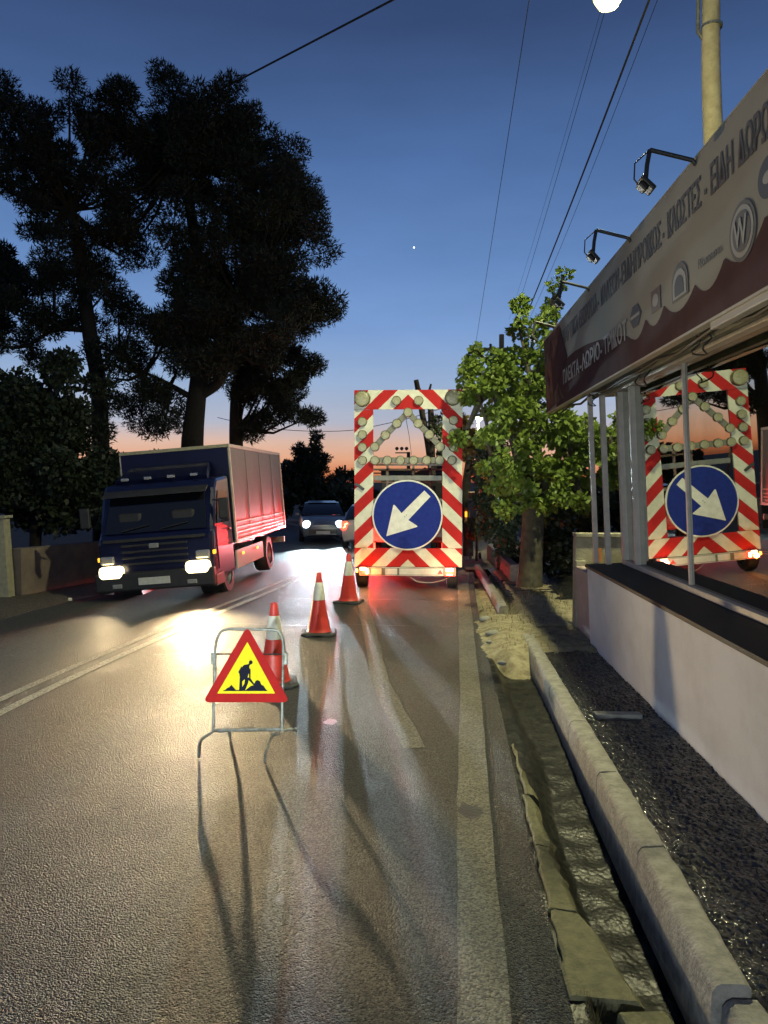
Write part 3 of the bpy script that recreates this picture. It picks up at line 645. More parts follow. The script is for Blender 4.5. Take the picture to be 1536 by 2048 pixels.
# ---------------------------------------------------------------- wires and poles
def wire(pts, r, lab, k=24, sag=0):
    A, B = Vector(pts[0]), Vector(pts[-1])
    P = [A.lerp(B, i / k) - Vector((0, 0, sag * 4 * (i / k) * (1 - i / k))) for i in range(k + 1)] if len(pts) == 2 else pts
    o = MB().tube(P, r, 5).build('overhead_wire', M['rubber'], sm=True); return tag(o, lab, 'wire', 'overhead wires')
FPY = 28
def far(px, py): return at(px, py, FPY)
wp = at(1003, 700, FPY)
fp = empty('utility_pole', (wp.x, wp.y, zg(FPY)), label='distant timber pole with a crossarm behind the bright green tree', cat='utility pole')
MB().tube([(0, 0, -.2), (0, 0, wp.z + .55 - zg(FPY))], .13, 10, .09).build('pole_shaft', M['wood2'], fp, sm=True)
MB().box((0, -.12, wp.z - zg(FPY)), (1.9, .1, .12)).build('crossarm', M['wood2'], fp)
for dx in (-.92, -.4, .45, .92):
    MB().lathe((dx, -.12, wp.z - zg(FPY) + .05), [(.02, 0), (.055, .03), (.03, .07), (.06, .11), (.02, .16)], 10).build('insulator', M['rubber'], fp)
def longwire(p0, q, r, lab, sag=.25):
    d = (Vector(q) - Vector(p0)); B = Vector(p0) + d * 1.9
    wire([p0, B], r, lab, 30, sag)
longwire(far(951, 690), at(1047, 60, 12), .006, 'thin overhead wire, leftmost of the bunch, ending at the crossarm tip', .1)
longwire(far(1028, 640), at(1190, 60, 12.5), .005, 'thin overhead wire just left of the thick cable', .25)
longwire(far(1035, 672), at(1258, 60, 12), .017, 'thick black cable sweeping up toward the street lamp', .35)
longwire(far(1058, 640), at(1268, 62, 13), .005, 'thin overhead wire just right of the thick cable', .5)
longwire(far(1018, 640), at(1180, 60, 13), .003, 'faint thread of wire running closest beside the thin wire', .3)
a = at(785, 0, 16); b = at(430, 185, 20); d = b - a
tag(MB().tube([a - d * .8, a, b, b + d * .25], .022, 6).build('overhead_wire', M['rubber'], sm=True), 'heavy wire crossing the top of the photo down into the big pines', 'wire', 'overhead wires')
tag(MB().tube(catmull([at(435, 835, 34), at(520, 854, 34), at(610, 862, 34), at(700, 861, 34), at(760, 850, 33), at(820, 836, 32), at(880, 818, 31)], 4), .014, 5).build('overhead_wire', M['rubber'], sm=True), 'low sagging wire passing behind the arrow board', 'wire', 'overhead wires')
tag(MB().tube([at(812, 838, 40), at(818, 870, 46), at(823, 910, 60)], .015, 5).build('overhead_wire', M['rubber'], sm=True), 'nearly upright thin wire seen inside the lit triangle of the arrow board', 'wire', 'overhead wires')
def far_pole(px, top, Y, arm, lab, r=.12, arm_h=.5):
    t = at(px, top, Y); e = empty('utility_pole', (t.x, t.y, zg(Y)), label=lab, cat='utility pole', group='distant utility poles')
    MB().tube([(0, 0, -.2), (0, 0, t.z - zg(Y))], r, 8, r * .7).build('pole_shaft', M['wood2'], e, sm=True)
    MB().box((0, 0, t.z - zg(Y) - arm_h), (arm, .12, .12)).build('crossarm', M['wood2'], e)
far_pole(690, 930, 60, 1.6, 'distant pole with a short crossarm above the dark trees left of the arrow board')
far_pole(778, 936, 75, 3.0, 'distant pole with a wide crossarm above the flat dark roof', .14)
t_ = at(817, 904, 48); e = empty('lamp_post', (t_.x, t_.y, zg(48)), label='dark post carrying three small floodlights on a side bar, seen through the arrow board', cat='lamp post')
h_ = t_.z - zg(48); MB().tube([(0, 0, 0), (0, 0, h_)], .11, 8).build('post_shaft', M['metal'], e, sm=True)
MB().box((-.4, 0, h_ - .05), (.85, .07, .07)).build('side_bar', M['metal'], e)
for dx in (-.72, -.42, -.12): MB().lathe((dx, 0, h_ + .1), [(.03, 0), (.11, .08), (.11, .16), (.04, .22)], 10).build('lamp_head', M['metal'], e)
# far street lamp
q = at(958, 834, 23); e = empty('street_lamp', (q.x, q.y, zg(23)), label='far street lamp on a thin pale post between the trees, switched on', cat='street lamp')
hh = q.z - zg(23); MB().tube([(.0, .1, 0), (-.02, .1, hh + .05)], .04, 8, .03).build('post_shaft', M['galv'], e, sm=True)
MB().lathe((0, 0, hh + .0), [(.02, .1), (.1, .07), (.13, 0)], 14).build('lamp_housing', M['galv'], e, sm=True)
MB().lathe((0, 0, hh - .06), [(.02, -.05), (.08, -.02), (.10, .05)], 14).build('lamp_lens', M['l_far'], e, sm=True)
lamp('POINT', 'far_street_light', (q.x, q.y - .05, q.z - .2), PW['far'], (1, .85, .5), size=.08)
o = MB().lathe((0, 0, 0), [(.05, -.45), (.4, -.2), (.4, .2), (.05, .45)], 10).build('star', M['star']); o.location = at(828, 495, 500); tag(o, 'single bright white point of an evening star in the open blue sky', 'star')

# ---------------------------------------------------------------- foliage
def leaf_mesh(name, C, Rr, counts, m, size, parent, aspect=2.4, shape='tri', up=.35, flat=.8, stuff=None):
    vs = []; fs = []; off = 0
    for (c, r, n) in zip(C, Rr, counts):
        d = nr.normal(size=(n, 3)); d /= np.linalg.norm(d, axis=1)[:, None]
        rad = r * nr.uniform(.15, 1, n) ** .5
        p = np.array(c) + d * rad[:, None] * np.array([1, 1, flat])
        a = d * .8 + nr.normal(size=(n, 3)) * .7 + np.array([0, 0, up]); a /= np.linalg.norm(a, axis=1)[:, None]
        b = np.cross(a, nr.normal(size=(n, 3))); b /= np.linalg.norm(b, axis=1)[:, None] + 1e-9
        s = size * nr.uniform(.6, 1.3, n)[:, None]
        if shape == 'tri':
            V = np.stack([p - b * s / aspect / 2, p + b * s / aspect / 2, p + a * s], 1).reshape(-1, 3); k = 3
        else:
            nn = np.cross(a, b)
            V = np.stack([p, p + a * s * .45 + b * s / aspect / 1.0 + nn * s * .08, p + a * s, p + a * s * .45 - b * s / aspect / 1.0 + nn * s * .08], 1).reshape(-1, 3); k = 4
        vs.append(V); fs.append(np.arange(n * k) + off); off += n * k
    V = np.concatenate(vs); I = np.concatenate(fs).astype(np.int32); k = 3 if shape == 'tri' else 4; nf = len(I) // k
    me = bpy.data.meshes.new(name); me.vertices.add(len(V)); me.vertices.foreach_set('co', V.reshape(-1))
    me.loops.add(len(I)); me.loops.foreach_set('vertex_index', I); me.polygons.add(nf)
    me.polygons.foreach_set('loop_start', np.arange(nf, dtype=np.int32) * k); me.polygons.foreach_set('loop_total', np.full(nf, k, dtype=np.int32))
    me.update(); me.validate()
    return link(name, me, m, parent)
def circ_clumps(circs, Y, rc, dens, depth, base):
    C = []; Rr = []; s = Y / FPX
    for (px, py, rp) in circs:
        n = max(2, int(dens * (rp * s / rc) ** 2 * 2.0))
        for _ in range(n):
            a = rng.uniform(0, 6.283); q = math.sqrt(rng.random()) * max(0, rp * s - rc * .55); cp = at(px, py, Y)
            C.append((cp.x + q * math.cos(a) - base[0], cp.y + rng.uniform(-1, 1) * depth - base[1], cp.z + q * math.sin(a) - base[2])); Rr.append(rc * rng.uniform(.7, 1.2))
    return C, Rr
def ptree(name, label, cat, group, Y, circs, trunks, rc=.5, dens=1.3, depth=1.2, leaf=.16, per=420, m=None, bark=None, shape='tri', up=.35, branches=True, aspect=2.4):
    b0 = at(trunks[0][0][0], trunks[0][0][1], Y) if trunks else at(circs[0][0], circs[0][1], Y)
    base = (b0.x, Y, zg(Y) - .05)
    e = empty(name, base, label=label, cat=cat, group=group)
    B = Vector(base); tm = MB(); tops = []
    for tr in trunks:
        P = [at(px, py, Y) - B for px, py, w_ in tr]; rs = [w_ / 2 * Y / FPX for _, _, w_ in tr]
        if tr is trunks[0]: P = [Vector((P[0].x, P[0].y, -.1))] + P; rs = [rs[0] * 1.15] + rs
        tm.tube(catmull(P, 4), [rs[min(len(rs) - 1, int(i / 4))] * (1 - (i % 4) / 4) + rs[min(len(rs) - 1, int(i / 4) + 1)] * ((i % 4) / 4) for i in range((len(P) - 1) * 4 + 1)], 10)
        tops += [P[-1], P[len(P) // 2]] if len(P) > 2 else [P[-1]]
    C, Rr = circ_clumps(circs, Y, rc, dens, depth, base)
    if trunks and branches:
        for c in C[::2]:
            c = Vector(c); t = min(tops, key=lambda q: (q - c).length); mid = (c + t) / 2 + Vector((0, 0, -.12 * (c - t).length))
            tm.tube([t, mid, c], [.07, .04, .015], 5, cap=False)
    if trunks: tm.build('trunk', bark or M['bark'], e, sm=True)
    cr_ = leaf_mesh('crown', C, Rr, [int(per * (r / rc) ** 2) for r in Rr], m or M['needle'], leaf, e, shape=shape, up=up, aspect=aspect)
    cr_['kind'] = 'stuff'
    return e, C, Rr
GP = 'dark pines behind the roadside wall'
ptree('pine_tree', 'tall dark pine with the widest crown and thickest trunk, right behind the truck box', 'pine tree', GP, 21,
      [(350, 212, 44), (352, 195, 26), (290, 232, 46), (240, 275, 52), (410, 240, 48), (462, 250, 58), (340, 290, 85), (430, 340, 95), (505, 300, 70), (555, 370, 72), (610, 390, 34), (595, 430, 50), (540, 470, 85), (630, 480, 36),
       (440, 470, 95), (285, 340, 70), (260, 450, 60), (385, 550, 75), (480, 570, 95), (570, 560, 65), (632, 600, 42), (655, 605, 22), (590, 645, 55), (500, 660, 90), (400, 650, 75), (320, 660, 45), (350, 700, 55), (420, 740, 45), (260, 740, 48), (310, 790, 45), (250, 820, 36), (345, 845, 30), (290, 850, 26)],
      [[(385, 1010, 50), (385, 880, 44), (397, 760, 34), (402, 620, 30), (390, 480, 24), (360, 300, 14)], [(400, 790, 24), (440, 760, 20), (462, 690, 14), (480, 600, 10)], [(392, 800, 14), (340, 770, 10), (290, 745, 6)]], rc=.46, dens=1.75, depth=1.6, leaf=.13, per=640, aspect=3.6)
ptree('pine_tree', 'tall pine at the upper left with a bare crooked trunk showing below its crown', 'pine tree', GP, 20,
      [(58, 218, 42), (95, 275, 64), (35, 300, 45), (45, 380, 48), (125, 340, 62), (178, 240, 52), (205, 300, 35), (90, 440, 55), (145, 480, 58), (175, 560, 55), (110, 570, 42), (215, 380, 40), (230, 470, 45), (90, 650, 42), (30, 690, 45), (140, 640, 36), (235, 610, 42), (240, 700, 26), (205, 790, 30), (215, 860, 26), (60, 620, 26)],
      [[(203, 1080, 36), (202, 900, 34), (196, 760, 32), (180, 670, 30), (165, 560, 24), (140, 420, 14)], [(175, 660, 12), (110, 660, 9), (60, 690, 5)], [(190, 690, 9), (240, 710, 6), (275, 735, 4)], [(192, 880, 8), (180, 862, 6), (165, 862, 4)]], rc=.42, dens=1.7, depth=1.4, leaf=.13, per=600, aspect=3.6)
ptree('pine_tree', 'smaller pine with drooping layered branches reaching right above the truck', 'pine tree', GP, 24,
      [(560, 700, 50), (612, 736, 24), (632, 735, 14), (545, 755, 48), (590, 765, 30), (500, 775, 42), (560, 815, 38), (606, 832, 24), (628, 835, 12), (520, 845, 26), (500, 865, 16), (480, 720, 50)],
      [[(475, 1010, 30), (472, 860, 27), (476, 760, 22), (500, 660, 14)]], rc=.38, dens=1.5, depth=1.1, leaf=.14, per=560, aspect=3.6)
ptree('pine_tree', 'dark pine cut off by the left edge of the photo, below the tallest crown', 'pine tree', GP, 22,
      [(10, 530, 42), (35, 560, 32), (0, 600, 38), (-40, 560, 60), (-30, 660, 50)], [[(-60, 1080, 30), (-50, 800, 26), (-30, 560, 16)]], rc=.46, dens=1.9, depth=.9, leaf=.14, per=560)
ptree('broadleaf_tree', 'rounded dark broadleaf tree at the left edge with sparse leafy tips on top', 'tree', None, 18,
      [(55, 850, 88), (115, 850, 55), (20, 800, 50), (10, 930, 80), (90, 950, 85), (140, 730, 24), (165, 765, 26), (120, 750, 22), (60, 775, 20), (150, 940, 40), (150, 820, 22)],
      [[(70, 1110, 24), (75, 980, 22), (80, 860, 14)], [(78, 900, 10), (110, 800, 6), (140, 735, 3)]], rc=.38, dens=2.2, depth=.9, leaf=.14, per=330, m=M['leafd'], shape='quad', up=0, aspect=3)
hedge_c = [(30, 1010, 45), (90, 1030, 45), (150, 1020, 48), (210, 1000, 55), (260, 960, 55), (320, 960, 60), (400, 950, 55), (470, 960, 50), (180, 950, 40), (230, 920, 40)]
ptree('shrub', 'dark mass of tall shrubs right behind the low wall and the truck', 'shrub', None, 18.6, hedge_c, [[(250, 1090, 10), (250, 1000, 6)]], rc=.4, dens=1.6, depth=.7, leaf=.15, per=260, m=M['leafd'], shape='quad', up=0, branches=False, aspect=3)
far_c = [(575, 960, 40), (610, 945, 36), (605, 1000, 40), (650, 985, 38), (690, 990, 32), (560, 1010, 40), (640, 1020, 32), (690, 1015, 26), (735, 1000, 30), (520, 980, 45)]
ptree('tree_row', 'distant dark row of bushes closing the end of the road left of the arrow board', 'bushes', None, 44, far_c, [[(620, 1040, 8), (620, 1000, 6)]], rc=.8, dens=1.6, depth=2, leaf=.34, per=150, m=M['leafd'], shape='quad', up=0, branches=False, aspect=2.6)
ptree('pine_tree', 'small distant twin topped tree against the orange horizon', 'tree', None, 42,
      [(599, 893, 11), (600, 910, 18), (628, 880, 10), (632, 898, 16), (645, 918, 16), (618, 925, 26), (590, 932, 16), (650, 935, 14), (625, 950, 30), (607, 905, 8), (634, 872, 6)], [[(622, 1030, 8), (622, 960, 6), (622, 915, 4)], [(622, 930, 4), (632, 890, 2)]], rc=.3, dens=1.3, depth=.6, leaf=.2, per=90, m=M['leafd'], aspect=2.4)
ptree('tree', 'small round distant tree next to the short pole left of the arrow board', 'tree', None, 46, [(678, 948, 14), (690, 955, 14), (703, 950, 12), (672, 960, 12)], [[(685, 1030, 5), (683, 960, 4)]], rc=.32, dens=1.4, depth=.6, leaf=.2, per=90, m=M['leafd'], aspect=2.2)
ptree('pruned_tree', 'heavily pruned tree with bare black limbs poking above the arrow board', 'tree', None, 24,
      [(880, 870, 24), (900, 850, 20), (910, 895, 22), (885, 905, 16), (870, 840, 12), (900, 830, 14)],
      [[(870, 1010, 16), (858, 900, 14), (845, 830, 12), (836, 780, 11), (832, 760, 10)], [(864, 930, 14), (862, 830, 13), (858, 790, 6), (862, 768, 4)], [(850, 850, 5), (848, 820, 4), (852, 795, 3)], [(866, 940, 10), (890, 890, 5), (905, 850, 3)], [(846, 790, 4), (835, 768, 3)]],
      rc=.18, dens=.9, depth=.3, leaf=.13, per=60, m=M['leafd'], shape='quad', branches=False, aspect=3)
ptree('dry_tree', 'small tree with yellowish lit leaves right of the arrow board', 'tree', None, 21,
      [(932, 880, 20), (948, 895, 16), (930, 905, 16), (938, 868, 12), (922, 845, 14)], [[(936, 1075, 20), (932, 990, 19), (938, 920, 14), (940, 890, 8)]], rc=.16, dens=1.2, depth=.25, leaf=.14, per=60, m=M['leafy'], bark=M['bark2'], shape='quad', up=-.2, aspect=2.6)
# the bright green mulberry by the kerb
mul_c = [(948, 745, 24), (953, 705, 13), (975, 765, 30), (1000, 735, 26), (1035, 705, 26), (1033, 660, 9), (1033, 625, 7), (1075, 700, 28), (1096, 645, 17), (1108, 605, 9), (1112, 575, 7), (1070, 660, 10), (1040, 960, 38), (1085, 1020, 32), (1010, 1010, 28), (1050, 1000, 20), (955, 790, 26), (990, 810, 44), (1040, 770, 44), (1085, 750, 40), (1110, 690, 22),
         (1020, 860, 46), (1075, 830, 50), (1120, 860, 45), (1165, 870, 40), (1205, 885, 40), (1240, 860, 36), (970, 860, 30), (1060, 910, 46), (1120, 930, 46), (1180, 940, 42), (1225, 950, 36), (985, 930, 30), (1010, 960, 34), (935, 800, 14), (930, 760, 10), (915, 880, 10), (1290, 850, 34), (1320, 870, 30), (1095, 990, 34), (1160, 1000, 30)]
mt, mc, mr_ = ptree('mulberry_tree', 'bright green leafy tree on the pavement, with a stout pale trunk', 'tree', None, 13.2, mul_c,
      [[(1058, 1185, 56), (1062, 1120, 46), (1066, 1040, 44), (1068, 980, 50)], [(1066, 1000, 26), (1030, 900, 16), (1010, 800, 10), (1000, 740, 5)], [(1068, 1000, 26), (1075, 880, 16), (1060, 760, 9), (1035, 640, 4)], [(1070, 1000, 24), (1120, 900, 15), (1110, 760, 8), (1108, 600, 4)], [(1070, 990, 18), (1150, 930, 10), (1220, 880, 6)], [(1064, 1010, 18), (1000, 930, 10), (960, 800, 5)]],
      rc=.15, dens=1.0, depth=.9, leaf=.088, per=92, m=M['leaf'], bark=M['bark2'], shape='quad', up=-.15, aspect=2.5)
lm = []
for k in range(5):
    s = MB(); L_ = .10 * rng.uniform(.85, 1.15); W_ = L_ * .38; c_ = .02
    s.v = [(0, 0, 0), (L_ * .25, W_ * .85, c_), (L_ * .6, W_, c_ * 1.1), (L_ * 1.05, 0, -.015), (L_ * .6, -W_, c_ * 1.1), (L_ * .25, -W_ * .85, c_), (L_ * .5, 0, 0)]
    s.f = [(0, 6, 1), (1, 6, 2), (2, 6, 3), (3, 6, 4), (4, 6, 5), (5, 6, 0)]
    me = bpy.data.meshes.new('leaf'); me.from_pydata(s.v, [], s.f); me.materials.append(M['leaf']); lm.append(me)
cand = sorted(range(len(mc)), key=lambda i: mc[i][1] - rng.random() * .8)
for i in range(290):
    j = cand[int(rng.random() ** 1.3 * len(cand) * .75)]; c = mc[j]; r = mr_[j]
    a = rng.uniform(0, 6.28); b = rng.uniform(-1.2, 1.2)
    o = link('leaf', lm[i % 5], None, mt); o.location = (c[0] + r * math.cos(a) * rng.uniform(.5, 1.1), c[1] - r * rng.uniform(.3, 1.1), c[2] + r * math.sin(a) * rng.uniform(.5, 1.1))
    o.rotation_euler = (rng.uniform(-.8, .8), rng.uniform(.2, 1.2), rng.uniform(0, 6.28))
ptree('ivy_hedge', 'tall dark ivy covered hedge between the pavement and the stout tree trunk', 'hedge', None, 16,
      [(985, 900, 30), (985, 950, 36), (990, 1010, 36), (995, 1060, 36), (1010, 1100, 28), (1020, 1040, 36), (1010, 960, 36), (965, 930, 14)], [[(1000, 1120, 12), (1000, 1000, 10)]], rc=.25, dens=1.6, depth=.5, leaf=.10, per=150, m=M['leafd'], shape='quad', up=0, branches=False, aspect=2.4)
ptree('shrub', 'dark shrubs filling the yard behind the stout tree trunk, beside the shop corner', 'shrub', None, 14.6,
      [(1110, 1010, 50), (1170, 1020, 50), (1230, 1010, 50), (1110, 1080, 46), (1170, 1090, 46), (1230, 1090, 46), (1290, 1020, 60), (1120, 1130, 36), (1290, 930, 50), (1340, 960, 50), (1350, 880, 50)], [[(1170, 1160, 12), (1170, 1060, 10)]], rc=.3, dens=1.6, depth=.5, leaf=.11, per=170, m=M['leafd'], shape='quad', up=0, branches=False, aspect=2.4)
ptree('flowering_bush', 'small bush with white flowers beside the beige machine, right of the arrow board', 'bush', None, 19,
      [(952, 1045, 13), (950, 1068, 14), (960, 1058, 10)], [[(953, 1095, 5), (953, 1070, 4)]], rc=.12, dens=1.6, depth=.15, leaf=.07, per=70, m=M['leafy'], shape='quad', up=0, branches=False, aspect=1.6)
# far pavement behind the trailer and its low retaining wall
sheet('pavement_far', M['wet'], 1.24, 2.6, 11.7, 16.5, 40, 160, lambda x, y: .10 + zg(y) + .012 * nz(x * .4, y * 2.5, 5, 6) + .12 * smooth(1.9, 2.6, x))
sheet('pavement_end', M['dirt'], .8, 3.5, 16.5, 40, 10, 60, lambda x, y: .06 + zg(y) + .02 * nz(x, y, 2, 6))
rw = empty('retaining_wall', (1.75, 14.4, -.1), label='low dark garden wall left of the stout tree trunk', cat='wall')
MB().add([(-.28, -.55, 0), (-.13, -.55, 0), (-.13, 5, 0), (-.28, 5, 0), (-.28, -.55, .5), (-.13, -.55, .5), (-.13, 5, .42), (-.28, 5, .42)], [(3, 2, 1, 0), (4, 5, 6, 7), (0, 1, 5, 4), (1, 2, 6, 5), (2, 3, 7, 6), (3, 0, 4, 7)]).build('wall_body', M['kerb'], rw, bev=.01)
# beige works machine right of the board
c = at(950, 1040, 20); e = empty('works_machine', (c.x, 20, zg(20)), label='beige and orange works machine standing on the pavement right of the arrow board', cat='machine')
def zl(py, Y): return at(950, py, Y).z - zg(Y)
MB().box((0, 0, zl(1038, 20)), (.34, .5, zl(1000, 20) - zl(1076, 20))).build('body', M['beige'], e, bev=.03)
MB().box((0, 0, zl(990, 20)), (.36, .5, .16)).build('hood', M['orange'], e, bev=.03)
MB().tube([(.02, -.28, zl(1050, 20)), (.04, -.28, zl(1030, 20)), (.12, -.28, zl(1012, 20))], .02, 6).build('hose', M['rubber'], e, sm=True)
MB().box((-.24, -.1, zl(1030, 20)), (.07, .1, .4)).build('marker_post', M['orange'], e, bev=.01)
MB().box((-.24, -.17, zl(1028, 20)), (.06, .02, .14)).build('marker_lamp', M['l_amber'], e)
for sx in (-.12, .12): MB().lathe((sx, -.1, .11), [(.04, -.03), (.11, -.03), (.11, .03), (.04, .03)], 14, 'X').build('wheel', M['rubber'], e, sm=True)
# ---------------------------------------------------------------- distant houses
def house(px0, px1, top, Y, roof_h, lab, flat=False):
    a = at(px0, top, Y); b = at(px1, top, Y); wd_ = b.x - a.x; hz = a.z - zg(Y); e = empty('house', ((a.x + b.x) / 2, Y, zg(Y)), label=lab, cat='house')
    MB().box((0, 2, hz / 2 - .2), (wd_, 4, hz + .4)).build('wall', M['house'], e)
    if flat: MB().box((0, 2, hz + .1), (wd_ + .4, 4.4, .16)).build('roof', M['house'], e)
    else: MB().prism([(-wd_ / 2 - .4, -.4, hz), (wd_ / 2 + .4, -.4, hz), (0, -.4, hz + roof_h)], (0, 4.8, 0)).build('roof', M['roof'], e)
    for k in (-1, 1):
        w = MB().box((k * wd_ * .24, -.02, hz * .62), (wd_ * .16, .08, hz * .22)).build('window', M['glassd'], e)
        MB().box((k * wd_ * .24, -.08, hz * .62 - hz * .12), (wd_ * .2, .1, .08)).build('window_sill', M['house'], w)
house(762, 830, 942, 70, 1, 'far flat roofed block silhouetted above the blue arrow disc', True)
house(820, 880, 958, 50, .75, 'far house with a low gabled roof seen through the arrow board opening')
house(850, 905, 944, 58, .7, 'far house with the higher gable at the right of the arrow board opening')
house(700, 760, 985, 66, .5, 'far low house hidden mostly by the left side of the arrow board')
e = empty('awning', at(868, 947, 46), label='pale slanting awning catching light in front of the far gabled house', cat='awning')
MB().prism([(-.9, 0, -.35), (.75, 0, .15), (.75, 0, .22), (-.9, 0, -.28)], (0, 1.2, 0)).build('awning_sheet', M['steelg'], e)
MB().tube([(-.9, 0, -.3), (-.9, 0, -3)], .04, 6).build('awning_leg', M['metal'], e); MB().tube([(.7, 0, .1), (.7, 0, -3)], .04, 6).build('awning_leg', M['metal'], e)

# ---------------------------------------------------------------- wheels
def wheel(parent, x, y, z, r, wd_, steer=0, name='wheel'):
    t = MB().lathe((0, 0, 0), [(r * .62, -wd_ / 2), (r * .93, -wd_ / 2), (r, -wd_ * .36), (r, wd_ * .36), (r * .93, wd_ / 2), (r * .62, wd_ / 2), (r * .62, -wd_ / 2)], 28, 'X', cap=False).build(name, M['rubber'], parent, sm=True)
    t.location = (x, y, z)
    MB().lathe((0, 0, 0), [(.02, -wd_ * .2), (r * .3, -wd_ * .3), (r * .5, -wd_ * .15), (r * .63, -wd_ * .42), (r * .63, wd_ * .42), (r * .5, wd_ * .15), (r * .3, wd_ * .3), (.02, wd_ * .2)], 20, 'X').build('rim', M['rim'], t, sm=True)
    return t
# ---------------------------------------------------------------- arrow board trailer
TY = 13.45; ks = TY / FPX
tc0 = at(816, 960, TY)
tr = empty('arrow_board_trailer', (tc0.x, TY, 0), label='roadworks trailer with a red and white striped frame and a blue arrow disc', cat='trailer')
def tx(px): return (px - 816) * ks
def tz_(py): return tc0.z + (960 - py) * ks
per_ = 56.6 * ks
sm1 = stripe_mat('striped_sheeting', tz_(790), per_, .974); sm2 = stripe_mat('striped_sheeting_low', tz_(1119 - 28.3), per_, .974)
def panel(px0, px1, py0, py1, m, dy=0):
    return MB().box(((tx(px0) + tx(px1)) / 2, dy, (tz_(py0) + tz_(py1)) / 2), (tx(px1) - tx(px0), .035, tz_(py0) - tz_(py1))).build('striped_panel', m, tr, bev=.003)
panel(708.5, 924, 781, 819.5, sm1); panel(708.5, 746.5, 820, 1096, sm1); panel(884.5, 924, 820, 1096, sm1); panel(708.5, 924, 1096.5, 1134, sm2)
s = MB()
for px in (712, 742, 888, 920): s.box((tx(px), .05, (tz_(785) + tz_(1130)) / 2), (.05, .05, tz_(785) - tz_(1130)))
for py in (785, 815, 1000, 1100, 1128): s.box((0, .05, tz_(py)), (tx(920) - tx(712) - .05, .045, .05))
s.build('rear_frame', M['steelg'], tr)
# cross member and stays in the opening
MB().box((0, .10, tz_(956)), (tx(884) - tx(748), .04, .09)).build('cross_member', M['steelg'], tr, bev=.004)
small = [(793, 803), (837, 803), (816, 826), (794, 848), (771, 871), (750, 894), (836, 848), (858, 870), (880, 894), (725, 844), (725, 870), (725, 895), (725, 921), (906, 842), (906, 868), (906, 895), (903, 921),
         (750, 921), (775, 921), (801, 921), (827, 921), (853, 921), (879, 921)]
pm = None
for px, py in small:
    if pm is None:
        pm = MB().lathe((0, 0, 0), [(.078, 0), (.082, -.01), (.082, -.055), (.076, -.07), (.07, -.066)], 24, 'Y').build('warning_lamp', M['olive'], tr, sm=True)
        ln = MB().lathe((0, 0, 0), [(.070, -.066), (.066, -.070), (.045, -.072), (.001, -.073)], 24, 'Y').build('lamp_lens', M['lens'], pm, sm=True); o = pm
    else:
        o = pm.copy(); COL.objects.link(o); o.parent = tr; l2 = ln.copy(); COL.objects.link(l2); l2.parent = o
    o.location = (tx(px), -.02, tz_(py))
def bar(p, q, name='lamp_rail'):
    a = Vector((tx(p[0]), -.03, tz_(p[1]))); b = Vector((tx(q[0]), -.03, tz_(q[1]))); d = b - a; ang = math.atan2(d.z, d.x)
    MB().box((a + b) / 2, (d.length - .12, .035, .105), M=Matrix.Rotation(-ang, 3, 'Y')).build(name, M['olive'], tr, bev=.006)
ch = [(750, 894), (771, 871), (794, 848), (816, 826), (836, 848), (858, 870), (880, 894)]
for p, q in zip(ch, ch[1:]): bar(p, q)
ch = [(750, 921), (775, 921), (801, 921), (827, 921), (853, 921), (879, 921)]
for p, q in zip(ch, ch[1:]): bar(p, q)
for px, py in ((725.5, 799), (904.5, 798)):
    b = MB().lathe((tx(px), -.03, tz_(py)), [(.13, .01), (.138, -.02), (.138, -.10), (.128, -.115), (.122, -.11)], 32, 'Y').build('large_warning_lamp', M['olive'], tr, sm=True)
    MB().lathe((tx(px), -.03, tz_(py)), [(.122, -.11), (.11, -.116), (.06, -.12), (.001, -.122)], 32, 'Y').build('lamp_lens', M['lens'], b, sm=True)
dc = (815, 1030); Rd = 70.5 * ks
dk = MB().lathe((tx(dc[0]), -.06, tz_(dc[1])), [(.001, .012), (Rd, .012), (Rd, -.004), (Rd - .005, -.012), (Rd - .03, -.012), (Rd - .03, -.008)], 72, 'Y', cap=False).build('sign_disc', M['white'], tr, sm=True)
MB().lathe((tx(dc[0]), -.07, tz_(dc[1])), [(.001, 0), (Rd - .028, 0), (Rd - .028, -.003), (.001, -.003)], 72, 'Y', cap=False).build('blue_face', M['blue'], dk)
arr = [(975, 250), (1050, 325), (780, 612), (886, 682), (893, 694), (510, 812), (596, 432), (606, 425), (616, 432), (697, 528)]
ap = [(tx(690 + x / 6.144), -.0745, tz_(940 + y / 6.144)) for x, y in arr]
MB().prism(ap, (0, -.003, 0)).build('white_arrow', M['white'], dk)
for (x, y) in ((737, 572), (757, 550)): MB().lathe((tx(690 + x / 6.144), -.078, tz_(940 + y / 6.144)), [(.001, -.004), (.008, -.004), (.008, .001)], 8, 'Y').build('bolt', M['metal'], dk)
MB().tube([(tx(dc[0]) - .2, .02, tz_(960)), (tx(dc[0]) - .2, .02, tz_(1110))], .025, 8).build('disc_stay', M['steelg'], tr); MB().tube([(tx(dc[0]) + .2, .02, tz_(960)), (tx(dc[0]) + .2, .02, tz_(1110))], .025, 8).build('disc_stay', M['steelg'], tr)
